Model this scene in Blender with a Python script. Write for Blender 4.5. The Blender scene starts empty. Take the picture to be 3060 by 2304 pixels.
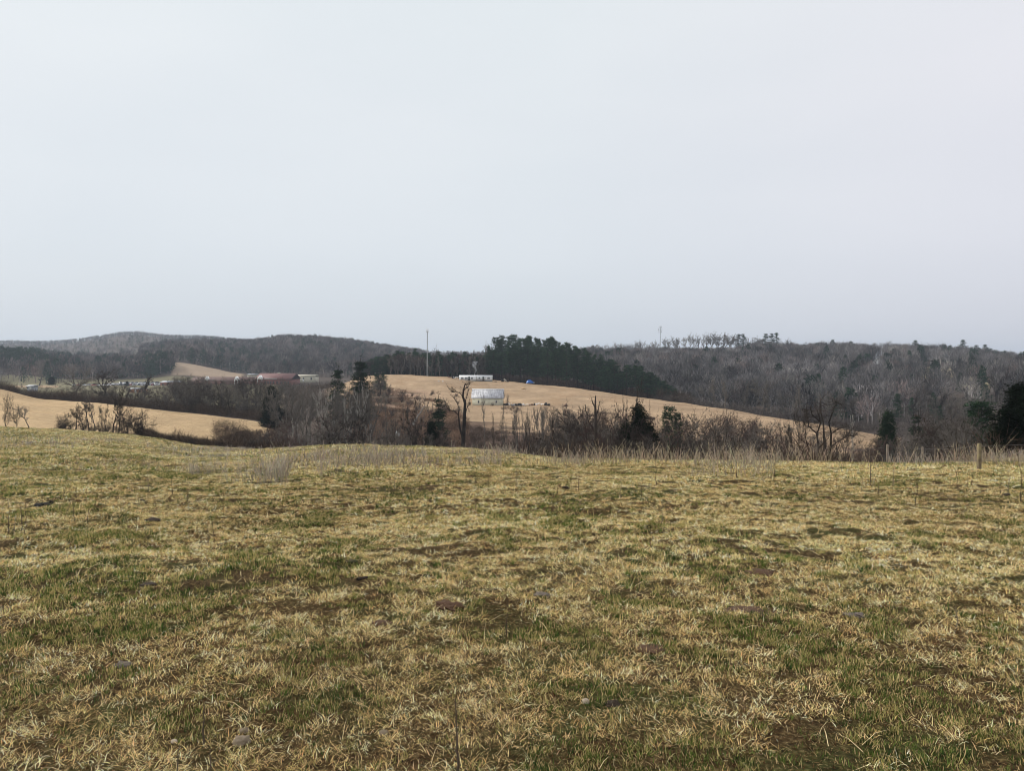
import bpy, math, random
import numpy as np
from mathutils import Vector, Matrix
PI = math.pi
random.seed(11)
RNG = np.random.default_rng(7)
scene = bpy.context.scene
COL = bpy.data.collections.new("place"); scene.collection.children.link(COL)

# ---------------------------------------------------------------- measuring the photograph
FPX, CX, HY, EYE = 2356.0, 1530.0, 1090.0, 1.6      # focal length (px of the 3060 wide photo), centre column, horizon row, eye height
def zrow(Y, py): return EYE - (py - HY) / FPX * Y    # height of a point seen at row py from depth Y
def xcol(Y, px): return (px - CX) / FPX * Y

# ---------------------------------------------------------------- noise
def _hash(ix, iy, seed):
    h = (ix.astype(np.int64) * 374761393 + iy.astype(np.int64) * 668265263 + seed * 1442695041) & 0xFFFFFFFF
    h = ((h ^ (h >> 13)) * 1274126177) & 0xFFFFFFFF
    h = h ^ (h >> 16)
    return (h & 0xFFFFFF) / float(0xFFFFFF)
def vnoise(x, y, seed=0):
    ix = np.floor(x); iy = np.floor(y); fx = x - ix; fy = y - iy
    fx = fx * fx * (3 - 2 * fx); fy = fy * fy * (3 - 2 * fy)
    a = _hash(ix, iy, seed); b = _hash(ix + 1, iy, seed); c = _hash(ix, iy + 1, seed); d = _hash(ix + 1, iy + 1, seed)
    return (a * (1 - fx) + b * fx) * (1 - fy) + (c * (1 - fx) + d * fx) * fy
def fbm(x, y, seed=0, octs=3):
    s = 0.0; a = 0.5; t = 0.0
    for o in range(octs):
        s = s + a * vnoise(x * 2 ** o + 17.3 * o, y * 2 ** o - 9.1 * o, seed + o); t += a; a *= 0.5
    return s / t
def sstep(a, b, x):
    t = np.clip((x - a) / (b - a), 0, 1); return t * t * (3 - 2 * t)

# ---------------------------------------------------------------- terrain: ground levels measured column by column
TX = np.arange(-3600, 6700, 10.0)
def table(rows, mode):
    # rows: (px, Y, value); mode 'py' means value is an image row, 'z' a height
    px = np.array([r[0] for r in rows], float); Y = np.array([r[1] for r in rows], float)
    Z = np.array([(r[2][1] if isinstance(r[2], tuple) else zrow(r[1], r[2])) for r in rows], float)
    k = np.exp(-0.5 * (np.arange(-6, 7) / 2.2) ** 2); k /= k.sum()
    def sm(v):
        d = np.interp(TX, px, v)
        return np.convolve(np.pad(d, 6, mode='edge'), k, mode='valid')
    return np.log(sm(Y)), sm(Z)
z = lambda v: ('z', v)
CURVES = [
 [(0, 2.0, z(0.02))],
 [(0, 6.0, z(-0.13))],
 [(0, 15.0, z(-0.95))],
 [(-1500,150,1255),(0,130,1275),(200,130,1283),(400,120,1301),(600,100,1334),(700,88,1341),(800,80,1342),(1000,70,1332),(1200,64,1332),
  (1400,56,1344),(1500,52,1355),(1600,45,1369),(1700,40,1376),(1900,36,1376),(2300,35,1378),(2600,35,1387),(2750,36,1388),(2900,38,1380),(3060,42,1368),(4500,60,1340)],
 [(-1500,172,z(-12)),(0,150,z(-11.2)),(250,150,z(-12.4)),(500,140,z(-13.4)),(700,122,z(-14)),(800,118,z(-15)),(1000,108,z(-16)),(1300,100,z(-16)),(1600,88,z(-15)),
  (1900,72,z(-12)),(2300,68,z(-11)),(2700,68,z(-11)),(3060,75,z(-10)),(4500,100,z(-10))],
 [(-1500,200,z(-6)),(0,190,1215),(250,190,1245),(500,185,1270),(700,175,1290),(790,170,z(-15.5)),(900,168,z(-17.5)),(1000,165,z(-18)),(1300,160,z(-18.5)),(1600,150,z(-18.5)),
  (1900,140,z(-18)),(2300,130,z(-17.5)),(2700,130,z(-17)),(3060,130,z(-15)),(4500,160,z(-14))],
 [(-1500,250,1110),(-300,240,1130),(0,235,1160),(60,235,1178),(110,235,1191),(250,232,1201),(500,222,1226),(660,217,1245),(780,213,1262),(900,215,z(-17)),(1000,230,1264),(1100,240,1236),(1300,240,1246),
  (1500,235,1262),(1700,220,1290),(2000,200,1310),(2300,180,1330),(2600,180,1341),(2800,190,z(-20.5)),(3060,200,z(-19)),(4500,250,z(-15))],
 [(-1500,320,z(-13)),(0,300,z(-15)),(800,300,z(-16)),(900,300,z(-15.5)),(1000,305,1220),(1100,320,1176),(1200,320,1181),(1300,315,1189),(1410,306,1207),(1500,306,1207),
  (1700,300,1216),(1900,280,1240),(2100,255,1266),(2300,236,1286),(2600,225,1321),(2700,222,1334),(2800,230,z(-23)),(3060,260,z(-20)),(4500,320,z(-15))],
 [(-1500,430,z(-13)),(0,430,z(-13)),(800,430,z(-14)),(900,420,z(-14)),(1000,400,1160),(1080,400,1124),(1200,405,1121),(1340,408,1126),(1390,420,1133),(1480,420,1136),(1540,405,1142),(1600,396,1149),(1700,380,1157),(1800,365,1171),
  (1900,350,1186),(2000,335,1200),(2100,320,1215),(2200,300,1231),(2300,285,1248),(2400,270,1266),(2600,250,1301),(2690,245,1318),(2740,245,1328),(2800,262,z(-24)),(2900,300,z(-22)),(3060,300,z(-20)),(4500,320,z(-15))],
 [(-1500,600,z(-13)),(0,600,z(-13.5)),(800,600,z(-13.8)),(1000,520,z(-14)),(1200,500,z(-10)),(1470,500,z(-12)),(1700,470,z(-16)),(2000,430,z(-21)),(2300,380,z(-24)),(2600,345,z(-25)),(2800,380,z(-19)),(3060,380,z(-16)),(4500,380,z(-10))],
 [(-1500,800,1060),(0,800,1085),(100,800,1092),(200,800,1112),(300,770,1118),(450,770,1112),(520,800,1084),(600,800,1098),(700,800,1119),(800,800,1122),(1000,800,1122),(1200,780,1128),(1500,700,1136),(1700,600,1135),
  (1900,620,1120),(2000,630,1112),(2300,630,1120),(2600,620,1120),(2800,600,1126),(3060,560,1134),(4500,560,1130)],
 [(-1500,1300,1060),(0,1300,1072),(300,1300,1068),(440,1280,1054),(520,1250,1043),(650,1250,1041),(760,1250,1043),(850,1300,1026),(950,1350,1030),(1050,1400,1039),(1170,1450,1058),(1300,1300,1078),(1500,1000,1082),(1700,880,1086),
  (1800,860,1073),(1900,850,1069),(2000,850,1066),(2100,850,1066),(2300,860,1062),(2450,900,1066),(2550,930,1060),(2700,900,1067),(2900,880,1076),(3060,850,1094),(4500,800,1100)],
 [(-1500,2600,1040),(0,2600,1030),(100,2600,1033),(200,2600,1030),(300,2500,1016),(380,2500,1004),(430,2500,1007),(500,2600,1019),(600,2600,1021),(700,2600,1031),(800,2600,1042),(1000,2600,1062),(1200,2600,1076),(1500,2600,1088),(3060,2600,1092),(4500,2600,1090)],
 [(0,6000,1089)],
]
TAB = [table(r, 0) for r in CURVES]
NK = len(TAB)
def curve_Y(i, px): return np.exp(np.interp(px, TX, TAB[i][0]))
def ground_pxY(px, Y):
    """terrain height at column px, depth Y: monotone cubic through the measured levels"""
    px = np.atleast_1d(np.asarray(px, float)); Y = np.atleast_1d(np.asarray(Y, float))
    v = np.log(np.maximum(Y, 2.0))
    V = np.stack([np.interp(px, TX, t[0]) for t in TAB], 1); Z = np.stack([np.interp(px, TX, t[1]) for t in TAB], 1)
    h = np.diff(V, axis=1); d = np.diff(Z, axis=1) / h
    m = np.zeros_like(V)
    w1 = 2 * h[:, 1:] + h[:, :-1]; w2 = h[:, 1:] + 2 * h[:, :-1]
    ok = d[:, 1:] * d[:, :-1] > 0
    with np.errstate(divide='ignore', invalid='ignore'):
        hm = (w1 + w2) / (w1 / d[:, :-1] + w2 / d[:, 1:])
    m[:, 1:-1] = np.where(ok, hm, 0); m[:, 0] = d[:, 0]; m[:, -1] = 0
    k = np.clip((v[:, None] >= V[:, 1:-1]).sum(1), 0, NK - 2)
    r = np.arange(len(v))
    hk = h[r, k]; t = np.clip((v - V[r, k]) / hk, 0, 1)
    a = Z[r, k]; b = Z[r, k + 1]; ma = m[r, k] * hk; mb = m[r, k + 1] * hk
    t2 = t * t; t3 = t2 * t
    return (2 * t3 - 3 * t2 + 1) * a + (t3 - 2 * t2 + t) * ma + (-2 * t3 + 3 * t2) * b + (t3 - t2) * mb
def relief(X, Y):
    """small bumps of the pasture and tussocky fields"""
    n = (fbm(X / 1.7, Y / 1.7, 31, 3) - .5) * .12 + ((fbm(X / .30, Y / .30, 33, 2) - .5) * .075 + (fbm(X / .75, Y / .75, 34, 2) - .5) * .10) * (Y < 26) + (fbm(X / 9.0, Y / 9.0, 37, 2) - .5) * .25
    f = sstep(3, 10, Y)
    n2 = (fbm(X / 14., Y / 14., 41, 3) - .5) * 1.0
    return n * (0.35 + .65 * f) * (Y < 60) + n * sstep(60, 61, Y) + n2 * sstep(90, 160, Y)
def ground(X, Y):
    X = np.atleast_1d(np.asarray(X, float)); Y = np.atleast_1d(np.asarray(Y, float))
    X, Y = np.broadcast_arrays(X, Y)
    px = np.clip(CX + FPX * X / np.maximum(Y, 6.0), -3500, 6500)
    out = np.empty(X.shape)
    f = np.ravel(out); xf = X.ravel(); yf = Y.ravel(); pf = px.ravel()
    for i in range(0, len(xf), 100000):
        s = slice(i, i + 100000)
        f[s] = ground_pxY(pf[s], yf[s]) + relief(xf[s], yf[s])
    return f.reshape(X.shape)
def g1(X, Y): return float(ground(X, Y)[0])

# ---------------------------------------------------------------- mesh building
class MB:
    def __init__(s): s.v = []; s.f3 = []; s.f4 = []; s.c = []; s.n = 0; s.m3 = []; s.m4 = []
    def add(s, V, F3=None, F4=None, C=None, m=0):
        V = np.asarray(V, float).reshape(-1, 3)
        if F3 is not None and len(F3): s.f3.append(np.asarray(F3, int).reshape(-1, 3) + s.n); s.m3.append(np.full(len(s.f3[-1]), m))
        if F4 is not None and len(F4): s.f4.append(np.asarray(F4, int).reshape(-1, 4) + s.n); s.m4.append(np.full(len(s.f4[-1]), m))
        s.v.append(V)
        if C is None: C = np.ones((len(V), 3))
        s.c.append(np.broadcast_to(np.asarray(C, float), (len(V), 3))); s.n += len(V)
        return s
    def box(s, x0, x1, y0, y1, z0, z1, m=0, C=None):
        V = [(x, y, zz) for zz in (z0, z1) for y in (y0, y1) for x in (x0, x1)]
        s.add(V, None, [(0,2,3,1),(4,5,7,6),(0,1,5,4),(2,6,7,3),(0,4,6,2),(1,3,7,5)], C, m); return s
    def prism(s, pts, y0, y1, m=0):
        """polygon in x,z extruded along y"""
        n = len(pts)
        V = [(p[0], y0, p[1]) for p in pts] + [(p[0], y1, p[1]) for p in pts]
        F4 = [(i, (i + 1) % n, n + (i + 1) % n, n + i) for i in range(n)]
        F3 = []
        for i in range(1, n - 1): F3 += [(0, i + 1, i), (n, n + i, n + i + 1)]
        s.add(V, F3, F4, None, m); return s
    def prismx(s, pts, x0, x1, m=0):
        """polygon in y,z extruded along x"""
        n = len(pts)
        V = [(x0, p[0], p[1]) for p in pts] + [(x1, p[0], p[1]) for p in pts]
        F4 = [(i, n + i, n + (i + 1) % n, (i + 1) % n) for i in range(n)]
        F3 = []
        for i in range(1, n - 1): F3 += [(0, i, i + 1), (n, n + i + 1, n + i)]
        s.add(V, F3, F4, None, m); return s
    def tubes(s, P0, P1, R0, R1, n=4, C=None, m=0):
        P0 = np.asarray(P0, float).reshape(-1, 3); P1 = np.asarray(P1, float).reshape(-1, 3)
        if not len(P0): return s
        R0 = np.broadcast_to(np.asarray(R0, float), (len(P0),)); R1 = np.broadcast_to(np.asarray(R1, float), (len(P0),))
        d = P1 - P0; d = d / (np.linalg.norm(d, axis=1, keepdims=True) + 1e-9)
        up = np.where(np.abs(d[:, 2:3]) > .9, np.array([[1., 0, 0]]), np.array([[0, 0, 1.]]))
        a = np.cross(d, up); a /= np.linalg.norm(a, axis=1, keepdims=True) + 1e-9; b = np.cross(d, a)
        ang = np.arange(n) * 2 * PI / n
        ring = np.cos(ang)[None, :, None] * a[:, None] + np.sin(ang)[None, :, None] * b[:, None]
        V = np.concatenate([P0[:, None] + ring * R0[:, None, None], P1[:, None] + ring * R1[:, None, None]], 1)
        base = (np.arange(len(P0)) * 2 * n)[:, None, None]
        i = np.arange(n); q = np.stack([i, (i + 1) % n, n + (i + 1) % n, n + i], 1)[None]
        if C is not None and np.ndim(C) == 2: C = np.repeat(C, 2 * n, 0)
        s.add(V.reshape(-1, 3), None, (base + q).reshape(-1, 4), C, m); return s
    def cones(s, P0, P1, R0, C=None, m=0):
        P0 = np.asarray(P0, float).reshape(-1, 3); P1 = np.asarray(P1, float).reshape(-1, 3)
        if not len(P0): return s
        R0 = np.broadcast_to(np.asarray(R0, float), (len(P0),))
        d = P1 - P0; d = d / (np.linalg.norm(d, axis=1, keepdims=True) + 1e-9)
        up = np.where(np.abs(d[:, 2:3]) > .9, np.array([[1., 0, 0]]), np.array([[0, 0, 1.]]))
        a = np.cross(d, up); a /= np.linalg.norm(a, axis=1, keepdims=True) + 1e-9; b = np.cross(d, a)
        ang = np.arange(3) * 2 * PI / 3
        ring = np.cos(ang)[None, :, None] * a[:, None] + np.sin(ang)[None, :, None] * b[:, None]
        V = np.concatenate([P0[:, None] + ring * R0[:, None, None], P1[:, None]], 1)
        base = (np.arange(len(P0)) * 4)[:, None, None]
        q = np.array([(0, 1, 3), (1, 2, 3), (2, 0, 3)])[None]
        if C is not None and np.ndim(C) == 2: C = np.repeat(C, 4, 0)
        s.add(V.reshape(-1, 3), (base + q).reshape(-1, 3), None, C, m); return s
    def tris(s, P, A, B, C=None, m=0):
        V = np.stack([P, A, B], 1)
        if C is not None and np.ndim(C) == 2: C = np.repeat(C, 3, 0)
        s.add(V.reshape(-1, 3), np.arange(len(P) * 3).reshape(-1, 3), None, C, m); return s
    def data(s, name, mats, smooth=False, tint=False):
        V = np.concatenate(s.v) if s.v else np.zeros((0, 3))
        F3 = np.concatenate(s.f3) if s.f3 else np.zeros((0, 3), int); F4 = np.concatenate(s.f4) if s.f4 else np.zeros((0, 4), int)
        return mesh_np(name, V, F3, F4, mats, smooth, np.concatenate(s.c) if tint else None,
                       np.concatenate(s.m3 + s.m4) if (s.m3 or s.m4) else None)
    def build(s, name, mats, parent=None, loc=(0, 0, 0), rotz=0, smooth=False, tint=False):
        return link(name, s.data(name, mats, smooth, tint), parent, loc, rotz)
def mesh_np(name, V, F3, F4, mats, smooth=False, C=None, M=None):
    me = bpy.data.meshes.new(name)
    me.vertices.add(len(V)); me.vertices.foreach_set('co', np.ascontiguousarray(V, np.float32).ravel())
    n3, n4 = len(F3), len(F4)
    me.loops.add(n3 * 3 + n4 * 4)
    me.loops.foreach_set('vertex_index', np.concatenate([np.asarray(F3).ravel(), np.asarray(F4).ravel()]).astype(np.int32))
    me.polygons.add(n3 + n4)
    me.polygons.foreach_set('loop_start', np.concatenate([np.arange(n3) * 3, n3 * 3 + np.arange(n4) * 4]).astype(np.int32))
    if smooth: me.polygons.foreach_set('use_smooth', np.ones(n3 + n4, bool))
    if not isinstance(mats, (list, tuple)): mats = [mats]
    for m_ in mats: me.materials.append(m_)
    if M is not None and len(mats) > 1: me.polygons.foreach_set('material_index', M.astype(np.int32))
    me.update(calc_edges=True)
    if C is not None:
        a = me.color_attributes.new('tint', 'FLOAT_COLOR', 'POINT')
        a.data.foreach_set('color', np.concatenate([C, np.ones((len(C), 1))], 1).astype(np.float32).ravel())
    return me
def link(name, me, parent=None, loc=(0, 0, 0), rotz=0):
    o = bpy.data.objects.new(name, me); COL.objects.link(o)
    o.location = loc; o.rotation_euler = (0, 0, rotz)
    if parent is not None: o.parent = parent
    return o
def tag(o, label=None, cat=None, group=None, kind=None):
    if label: o['label'] = label
    if cat: o['category'] = cat
    if group: o['group'] = group
    if kind: o['kind'] = kind
    return o
def thing(name, label, cat, loc, rotz=0, group=None):
    o = bpy.data.objects.new(name, None); COL.objects.link(o); o.empty_display_size = .3
    o.location = loc; o.rotation_euler = (0, 0, rotz)
    return tag(o, label, cat, group)

# ---------------------------------------------------------------- materials
class NT:
    def __init__(s, name):
        s.mat = bpy.data.materials.new(name); s.mat.use_nodes = True; s.t = s.mat.node_tree; s.t.nodes.clear()
        s.out = s.t.nodes.new('ShaderNodeOutputMaterial')
    def n(s, typ, **kw):
        nd = s.t.nodes.new(typ)
        for k, v in kw.items():
            if k.startswith('_'): setattr(nd, k[1:], v)
        return nd
    def l(s, a, b): s.t.links.new(a, b)
    def pos(s, kind='Object'): return s.n('ShaderNodeTexCoord').outputs[kind]
    def noise(s, scale, detail=4, vec=None, rough=.55, stretch=None):
        nd = s.n('ShaderNodeTexNoise'); nd.inputs['Scale'].default_value = scale; nd.inputs['Detail'].default_value = detail
        nd.inputs['Roughness'].default_value = rough
        v = vec if vec is not None else s.pos()
        if stretch:
            mp = s.n('ShaderNodeMapping'); mp.inputs['Scale'].default_value = stretch; s.l(v, mp.inputs[0]); v = mp.outputs[0]
        s.l(v, nd.inputs['Vector']); return nd.outputs['Fac']
    def ramp(s, fac, stops):
        nd = s.n('ShaderNodeValToRGB'); e = nd.color_ramp.elements
        while len(e) < len(stops): e.new(0.5)
        for i, (p, c) in enumerate(stops): e[i].position = p; e[i].color = tuple(c) + (1,)
        s.l(fac, nd.inputs[0]); return nd.outputs[0]
    def mix(s, fac, a, b, mode='MIX'):
        nd = s.n('ShaderNodeMix'); nd.data_type = 'RGBA'; nd.blend_type = mode
        for sock, val in ((nd.inputs[0], fac), (nd.inputs[6], a), (nd.inputs[7], b)):
            if hasattr(val, 'links'): s.l(val, sock)
            elif isinstance(val, (int, float)): sock.default_value = val
            else: sock.default_value = tuple(val) + (1,)
        return nd.outputs[2]
    def math(s, op, a, b=0.0):
        nd = s.n('ShaderNodeMath'); nd.operation = op
        for sock, val in ((nd.inputs[0], a), (nd.inputs[1], b)):
            if hasattr(val, 'links'): s.l(val, sock)
            else: sock.default_value = val
        return nd.outputs[0]
    def surf(s, col, rough=.85, bump=None, bstr=.3, bdist=.05, spec=.25, metal=0):
        p = s.n('ShaderNodeBsdfPrincipled'); p.inputs['Roughness'].default_value = rough
        p.inputs['Specular IOR Level'].default_value = spec; p.inputs['Metallic'].default_value = metal
        if hasattr(col, 'links'): s.l(col, p.inputs['Base Color'])
        else: p.inputs['Base Color'].default_value = tuple(col) + (1,)
        if bump is not None:
            b = s.n('ShaderNodeBump'); b.inputs['Strength'].default_value = bstr; b.inputs['Distance'].default_value = bdist
            s.l(bump, b.inputs['Height']); s.l(b.outputs[0], p.inputs['Normal'])
        s.l(p.outputs[0], s.out.inputs['Surface']); return s.mat
    def attr(s, name='tint'):
        nd = s.n('ShaderNodeAttribute'); nd.attribute_name = name; return nd.outputs['Color']
    def rand(s): return s.n('ShaderNodeObjectInfo').outputs['Random']
def plain(name, col, rough=.8, var=.25, scale=6, spec=.25, metal=0):
    t = NT(name); f = t.noise(scale, 4)
    lo = tuple(c * (1 - var) for c in col); hi = tuple(min(1, c * (1 + var)) for c in col)
    return t.surf(t.ramp(f, [(.3, lo), (.7, hi)]), rough, spec=spec, metal=metal)
def bark(name, lo, hi, rnd=.5):
    t = NT(name); f = t.noise(1.3, 4)
    c = t.ramp(f, [(.3, lo), (.7, hi)])
    r = t.ramp(t.rand(), [(0, (1 - rnd, 1 - rnd * 1.05, 1 - rnd * 1.1)), (.5, (1, 1, 1)), (1, (1 + rnd * .9, 1 + rnd * .75, 1 + rnd * .55))])
    c = t.mix(1.0, c, r, 'MULTIPLY')
    return t.surf(c, .95, spec=.1)
def leafmat(name, lo, hi, rnd=.25, trans=.12):
    t = NT(name); f = t.noise(.9, 3)
    c = t.ramp(f, [(.3, lo), (.72, hi)])
    r = t.ramp(t.rand(), [(0, (1 - rnd,) * 3), (1, (1 + rnd,) * 3)])
    c = t.mix(1.0, c, r, 'MULTIPLY')
    c = t.mix(1.0, c, t.attr(), 'MULTIPLY')
    p = t.n('ShaderNodeBsdfDiffuse'); q = t.n('ShaderNodeBsdfTranslucent'); mx = t.n('ShaderNodeMixShader'); mx.inputs[0].default_value = trans
    t.l(c, p.inputs[0]); t.l(c, q.inputs[0]); t.l(p.outputs[0], mx.inputs[1]); t.l(q.outputs[0], mx.inputs[2]); t.l(mx.outputs[0], t.out.inputs[0])
    return t.mat
def tintmat(name, trans=0.0, rough=.9, mul=(1, 1, 1)):
    t = NT(name); c = t.mix(1.0, t.attr(), mul, 'MULTIPLY')
    p = t.n('ShaderNodeBsdfDiffuse'); t.l(c, p.inputs[0])
    if trans:
        q = t.n('ShaderNodeBsdfTranslucent'); mx = t.n('ShaderNodeMixShader'); mx.inputs[0].default_value = trans
        t.l(c, q.inputs[0]); t.l(p.outputs[0], mx.inputs[1]); t.l(q.outputs[0], mx.inputs[2]); t.l(mx.outputs[0], t.out.inputs[0])
    else: t.l(p.outputs[0], t.out.inputs[0])
    return t.mat
# ---------------------------------------------------------------- the land
def cover(X, Y):
    """colour of what covers the land (grass, stubble, leaf litter), by place"""
    px = CX + FPX * X / np.maximum(Y, 6.0)
    py = HY + (EYE - ground(X, Y)) / np.maximum(Y, 2) * FPX
    n1 = fbm(X / 6, Y / 9, 3, 4); n2 = fbm(X / 30, Y / 45, 5, 3); n3 = fbm(X / 1.4, Y / 2.0, 9, 3)
    C = np.empty(X.shape + (3,))
    tan_ = np.array([.39, .282, .182]); tan2 = np.array([.33, .215, .125]); litter = np.array([.085, .066, .055]); olive = np.array([.20, .18, .11])
    k5 = curve_Y(4, px); crest = curve_Y(3, px); k6 = curve_Y(6, px); k8 = curve_Y(8, px); k9 = curve_Y(9, px)
    # valley floor / woods default
    C[:] = litter * (0.6 + .8 * n1[..., None])
    # hay field on the left spur
    w = sstep(.0, 1., (830 - px) / 30) * (Y > crest) * sstep(0, 1, (k6 + 4 - Y) / 3)
    hay = np.array([.485, .355, .21]) * (0.72 + .5 * n2[..., None]) * (.82 + .34 * n1[..., None])
    C = C * (1 - w[..., None]) + hay * w[..., None]
    # hill field
    n4 = fbm(X / 11, Y / 8, 15, 4)
    scrub = sstep(.0, 1., (1330 + 60 * (n2 - .5) * 4 - px) / 120) * sstep(0, 1, (345 + 50 * (n4 - .5) - Y) / 25)
    low = sstep(0, 1, (k6 - 6 - Y + 90 * (n4 - .5)) / 22)
    hill = tan_ * (.62 + .70 * n4[..., None]) * (.86 + .28 * fbm(X / 3.5, Y / 5., 19, 3)[..., None]) ; hill = hill * (1 - .45 * sstep(.55, .75, n1)[..., None]) + tan2 * .45 * sstep(.55, .75, n1)[..., None]
    scr = np.array([.30, .20, .145]) * (.12 + 1.0 * sstep(.44, .64, n4)[..., None])
    hill = hill * (1 - scrub[..., None] * .85) + scr * scrub[..., None] * .85
    hill = hill * (1 - low[..., None]) + np.array([.09, .06, .045]) * (0.5 + n4[..., None]) * low[..., None]
    wh = sstep(0, 1, (px - 960) / 60) * sstep(0, 1, (2700 - px) / 30) * (Y > k5 + 20) * sstep(0, 1, (k8 + 14 - Y) / 6)
    C = C * (1 - wh[..., None]) + hill * wh[..., None]
    # flats and strips behind the hay field
    wf = sstep(0, 1, (860 - px) / 40) * (Y > k6 + 22) * (Y < 690)
    fl = (olive * (.7 + .6 * n2[..., None]))
    strip = (np.abs(Y - 545) < 35) * (px < 170)
    fl = np.where(strip[..., None], tan_ * .95, fl)
    C = C * (1 - wf[..., None]) + fl * wf[..., None]
    # tan slope on the far left hill
    wt = sstep(0, 1, (px - 512) / 8) * sstep(0, 1, (735 - px) / 20) * sstep(0, 1, (Y - 690) / 10) * sstep(0, 1, (828 - Y) / 8)
    C = C * (1 - wt[..., None]) + np.array([.33, .25, .18]) * (.85 + .3 * n2[..., None]) * wt[..., None]
    # openings in the right-hand wood
    wo = opening(px, Y)
    C = C * (1 - wo[..., None]) + np.array([.40, .335, .21]) * (.7 + .5 * n1[..., None]) * wo[..., None]
    return C
def opening(px, Y):
    a = sstep(0, 1, (px - 2740) / 10) * sstep(0, 1, (2862 - px) / 10) * sstep(0, 1, (Y - 575) / 8) * sstep(0, 1, (705 - Y) / 8)
    b = sstep(0, 1, (px - 2870) / 6) * sstep(0, 1, (2968 - px) / 6) * sstep(0, 1, (Y - 470) / 8) * sstep(0, 1, (600 - Y) / 8)
    X = xcol(Y, px); n = fbm(X / 22, Y / 30, 401, 3)
    return np.clip(a + b, 0, 1) * sstep(.34, .44, n)

def mat_land():
    t = NT('land_cover'); P = t.pos()
    n = t.noise(.55, 6, P, .65); n2 = t.noise(3.0, 4, P, .6)
    c = t.mix(1.0, t.attr(), t.ramp(n, [(.28, (.82, .81, .80)), (.72, (1.16, 1.16, 1.15))]), 'MULTIPLY')
    c = t.mix(1.0, c, t.ramp(n2, [(.3, (.88, .87, .86)), (.7, (1.1, 1.1, 1.1))]), 'MULTIPLY')
    return t.surf(c, .95, t.noise(.8, 6, P, .7), .5, .3, spec=.05)
def mat_pasture():
    t = NT('pasture_turf'); P = t.pos()
    big = t.noise(.35, 5, P, .6); mid = t.noise(2.2, 5, P, .65); fine = t.noise(28, 5, P, .7); st = t.noise(9, 5, P, .7)  # near-black low stops: dark soil, with the shade between tufts put into its colour
    straw = t.ramp(fine, [(.34, (.014, .009, .005)), (.56, (.085, .056, .025)), (.8, (.40, .29, .13))])
    green = t.ramp(fine, [(.3, (.015, .018, .007)), (.55, (.06, .072, .022)), (.8, (.16, .16, .055))])
    brown = t.ramp(st, [(.3, (.012, .007, .005)), (.7, (.075, .040, .022))])
    gm = t.ramp(t.math('ADD', t.math('MULTIPLY', big, .6), t.math('MULTIPLY', mid, .5)), [(.52, (0, 0, 0)), (.64, (.85, .85, .85))])
    c = t.mix(gm, straw, green)
    bm = t.ramp(t.noise(1.1, 6, P, .7), [(.56, (0, 0, 0)), (.68, (.8, .8, .8))])
    c = t.mix(bm, c, brown)
    # farther off the thatch of dead blades covers the soil: same colours seen through the 'far' attribute of the sward height
    return t.surf(c, .95, t.math('ADD', fine, st), .9, .04, spec=.05)
M_LAND = mat_land(); M_PAST = mat_pasture()

NR, NC = 980, 720
Yrow = np.concatenate([[-60, -30, -14, -7, -3.5, -1.5, 0.0, .8], np.exp(np.linspace(math.log(1.4), math.log(6000), NR))])
U = np.linspace(-1.35, 1.35, NC)
YY, UU = np.meshgrid(Yrow, U, indexing='ij')
XX = UU * (np.maximum(YY, 0) + 12.0)
XX = XX * np.where(YY < 0, 1 + (-YY) / 30, 1)
ZZ = ground(XX, YY)
P3 = np.stack([XX, YY, ZZ], -1).reshape(-1, 3)
nr = len(Yrow)
idx = np.arange(nr * NC).reshape(nr, NC)
Q = np.stack([idx[:-1, :-1], idx[:-1, 1:], idx[1:, 1:], idx[1:, :-1]], -1).reshape(-1, 4)
cx = P3[Q].mean(1)
cpx = CX + FPX * cx[:, 0] / np.maximum(cx[:, 1], 6)
reg = np.full(len(Q), 3)                                            # hills
reg[cx[:, 1] < curve_Y(9, cpx) + 150] = 4                           # valley floor
reg[(cpx > 985) & (cpx < 2790) & (cx[:, 1] < curve_Y(8, cpx) + 8)] = 2
reg[(cpx < 830) & (cx[:, 1] < curve_Y(6, cpx) + 2)] = 1
reg[cx[:, 1] < curve_Y(3, cpx) * 1.08] = 0
CC = cover(XX, YY).reshape(-1, 3)
for r, nm, mt, lb in ((0, 'pasture', M_PAST, 'near pasture of short straw and green grass falling away from the camera'),
                  (1, 'hay_field', M_LAND, 'smooth tan field on the spur at the left beyond the pasture'),
                  (2, 'hill_field', M_LAND, 'tan hillside field that carries the barn and the mobile home'),
                  (3, 'hills', M_LAND, 'wooded hills along the skyline'), (4, 'valley_floor', M_LAND, 'brown and olive floor of the valley between the fields')):
    q = Q[reg == r]; used, inv = np.unique(q.ravel(), return_inverse=True)
    me = mesh_np(nm, P3[used], np.zeros((0, 3), int), inv.reshape(-1, 4), mt, True, CC[used])
    tag(link(nm, me), lb, 'land', None, 'structure')

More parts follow.
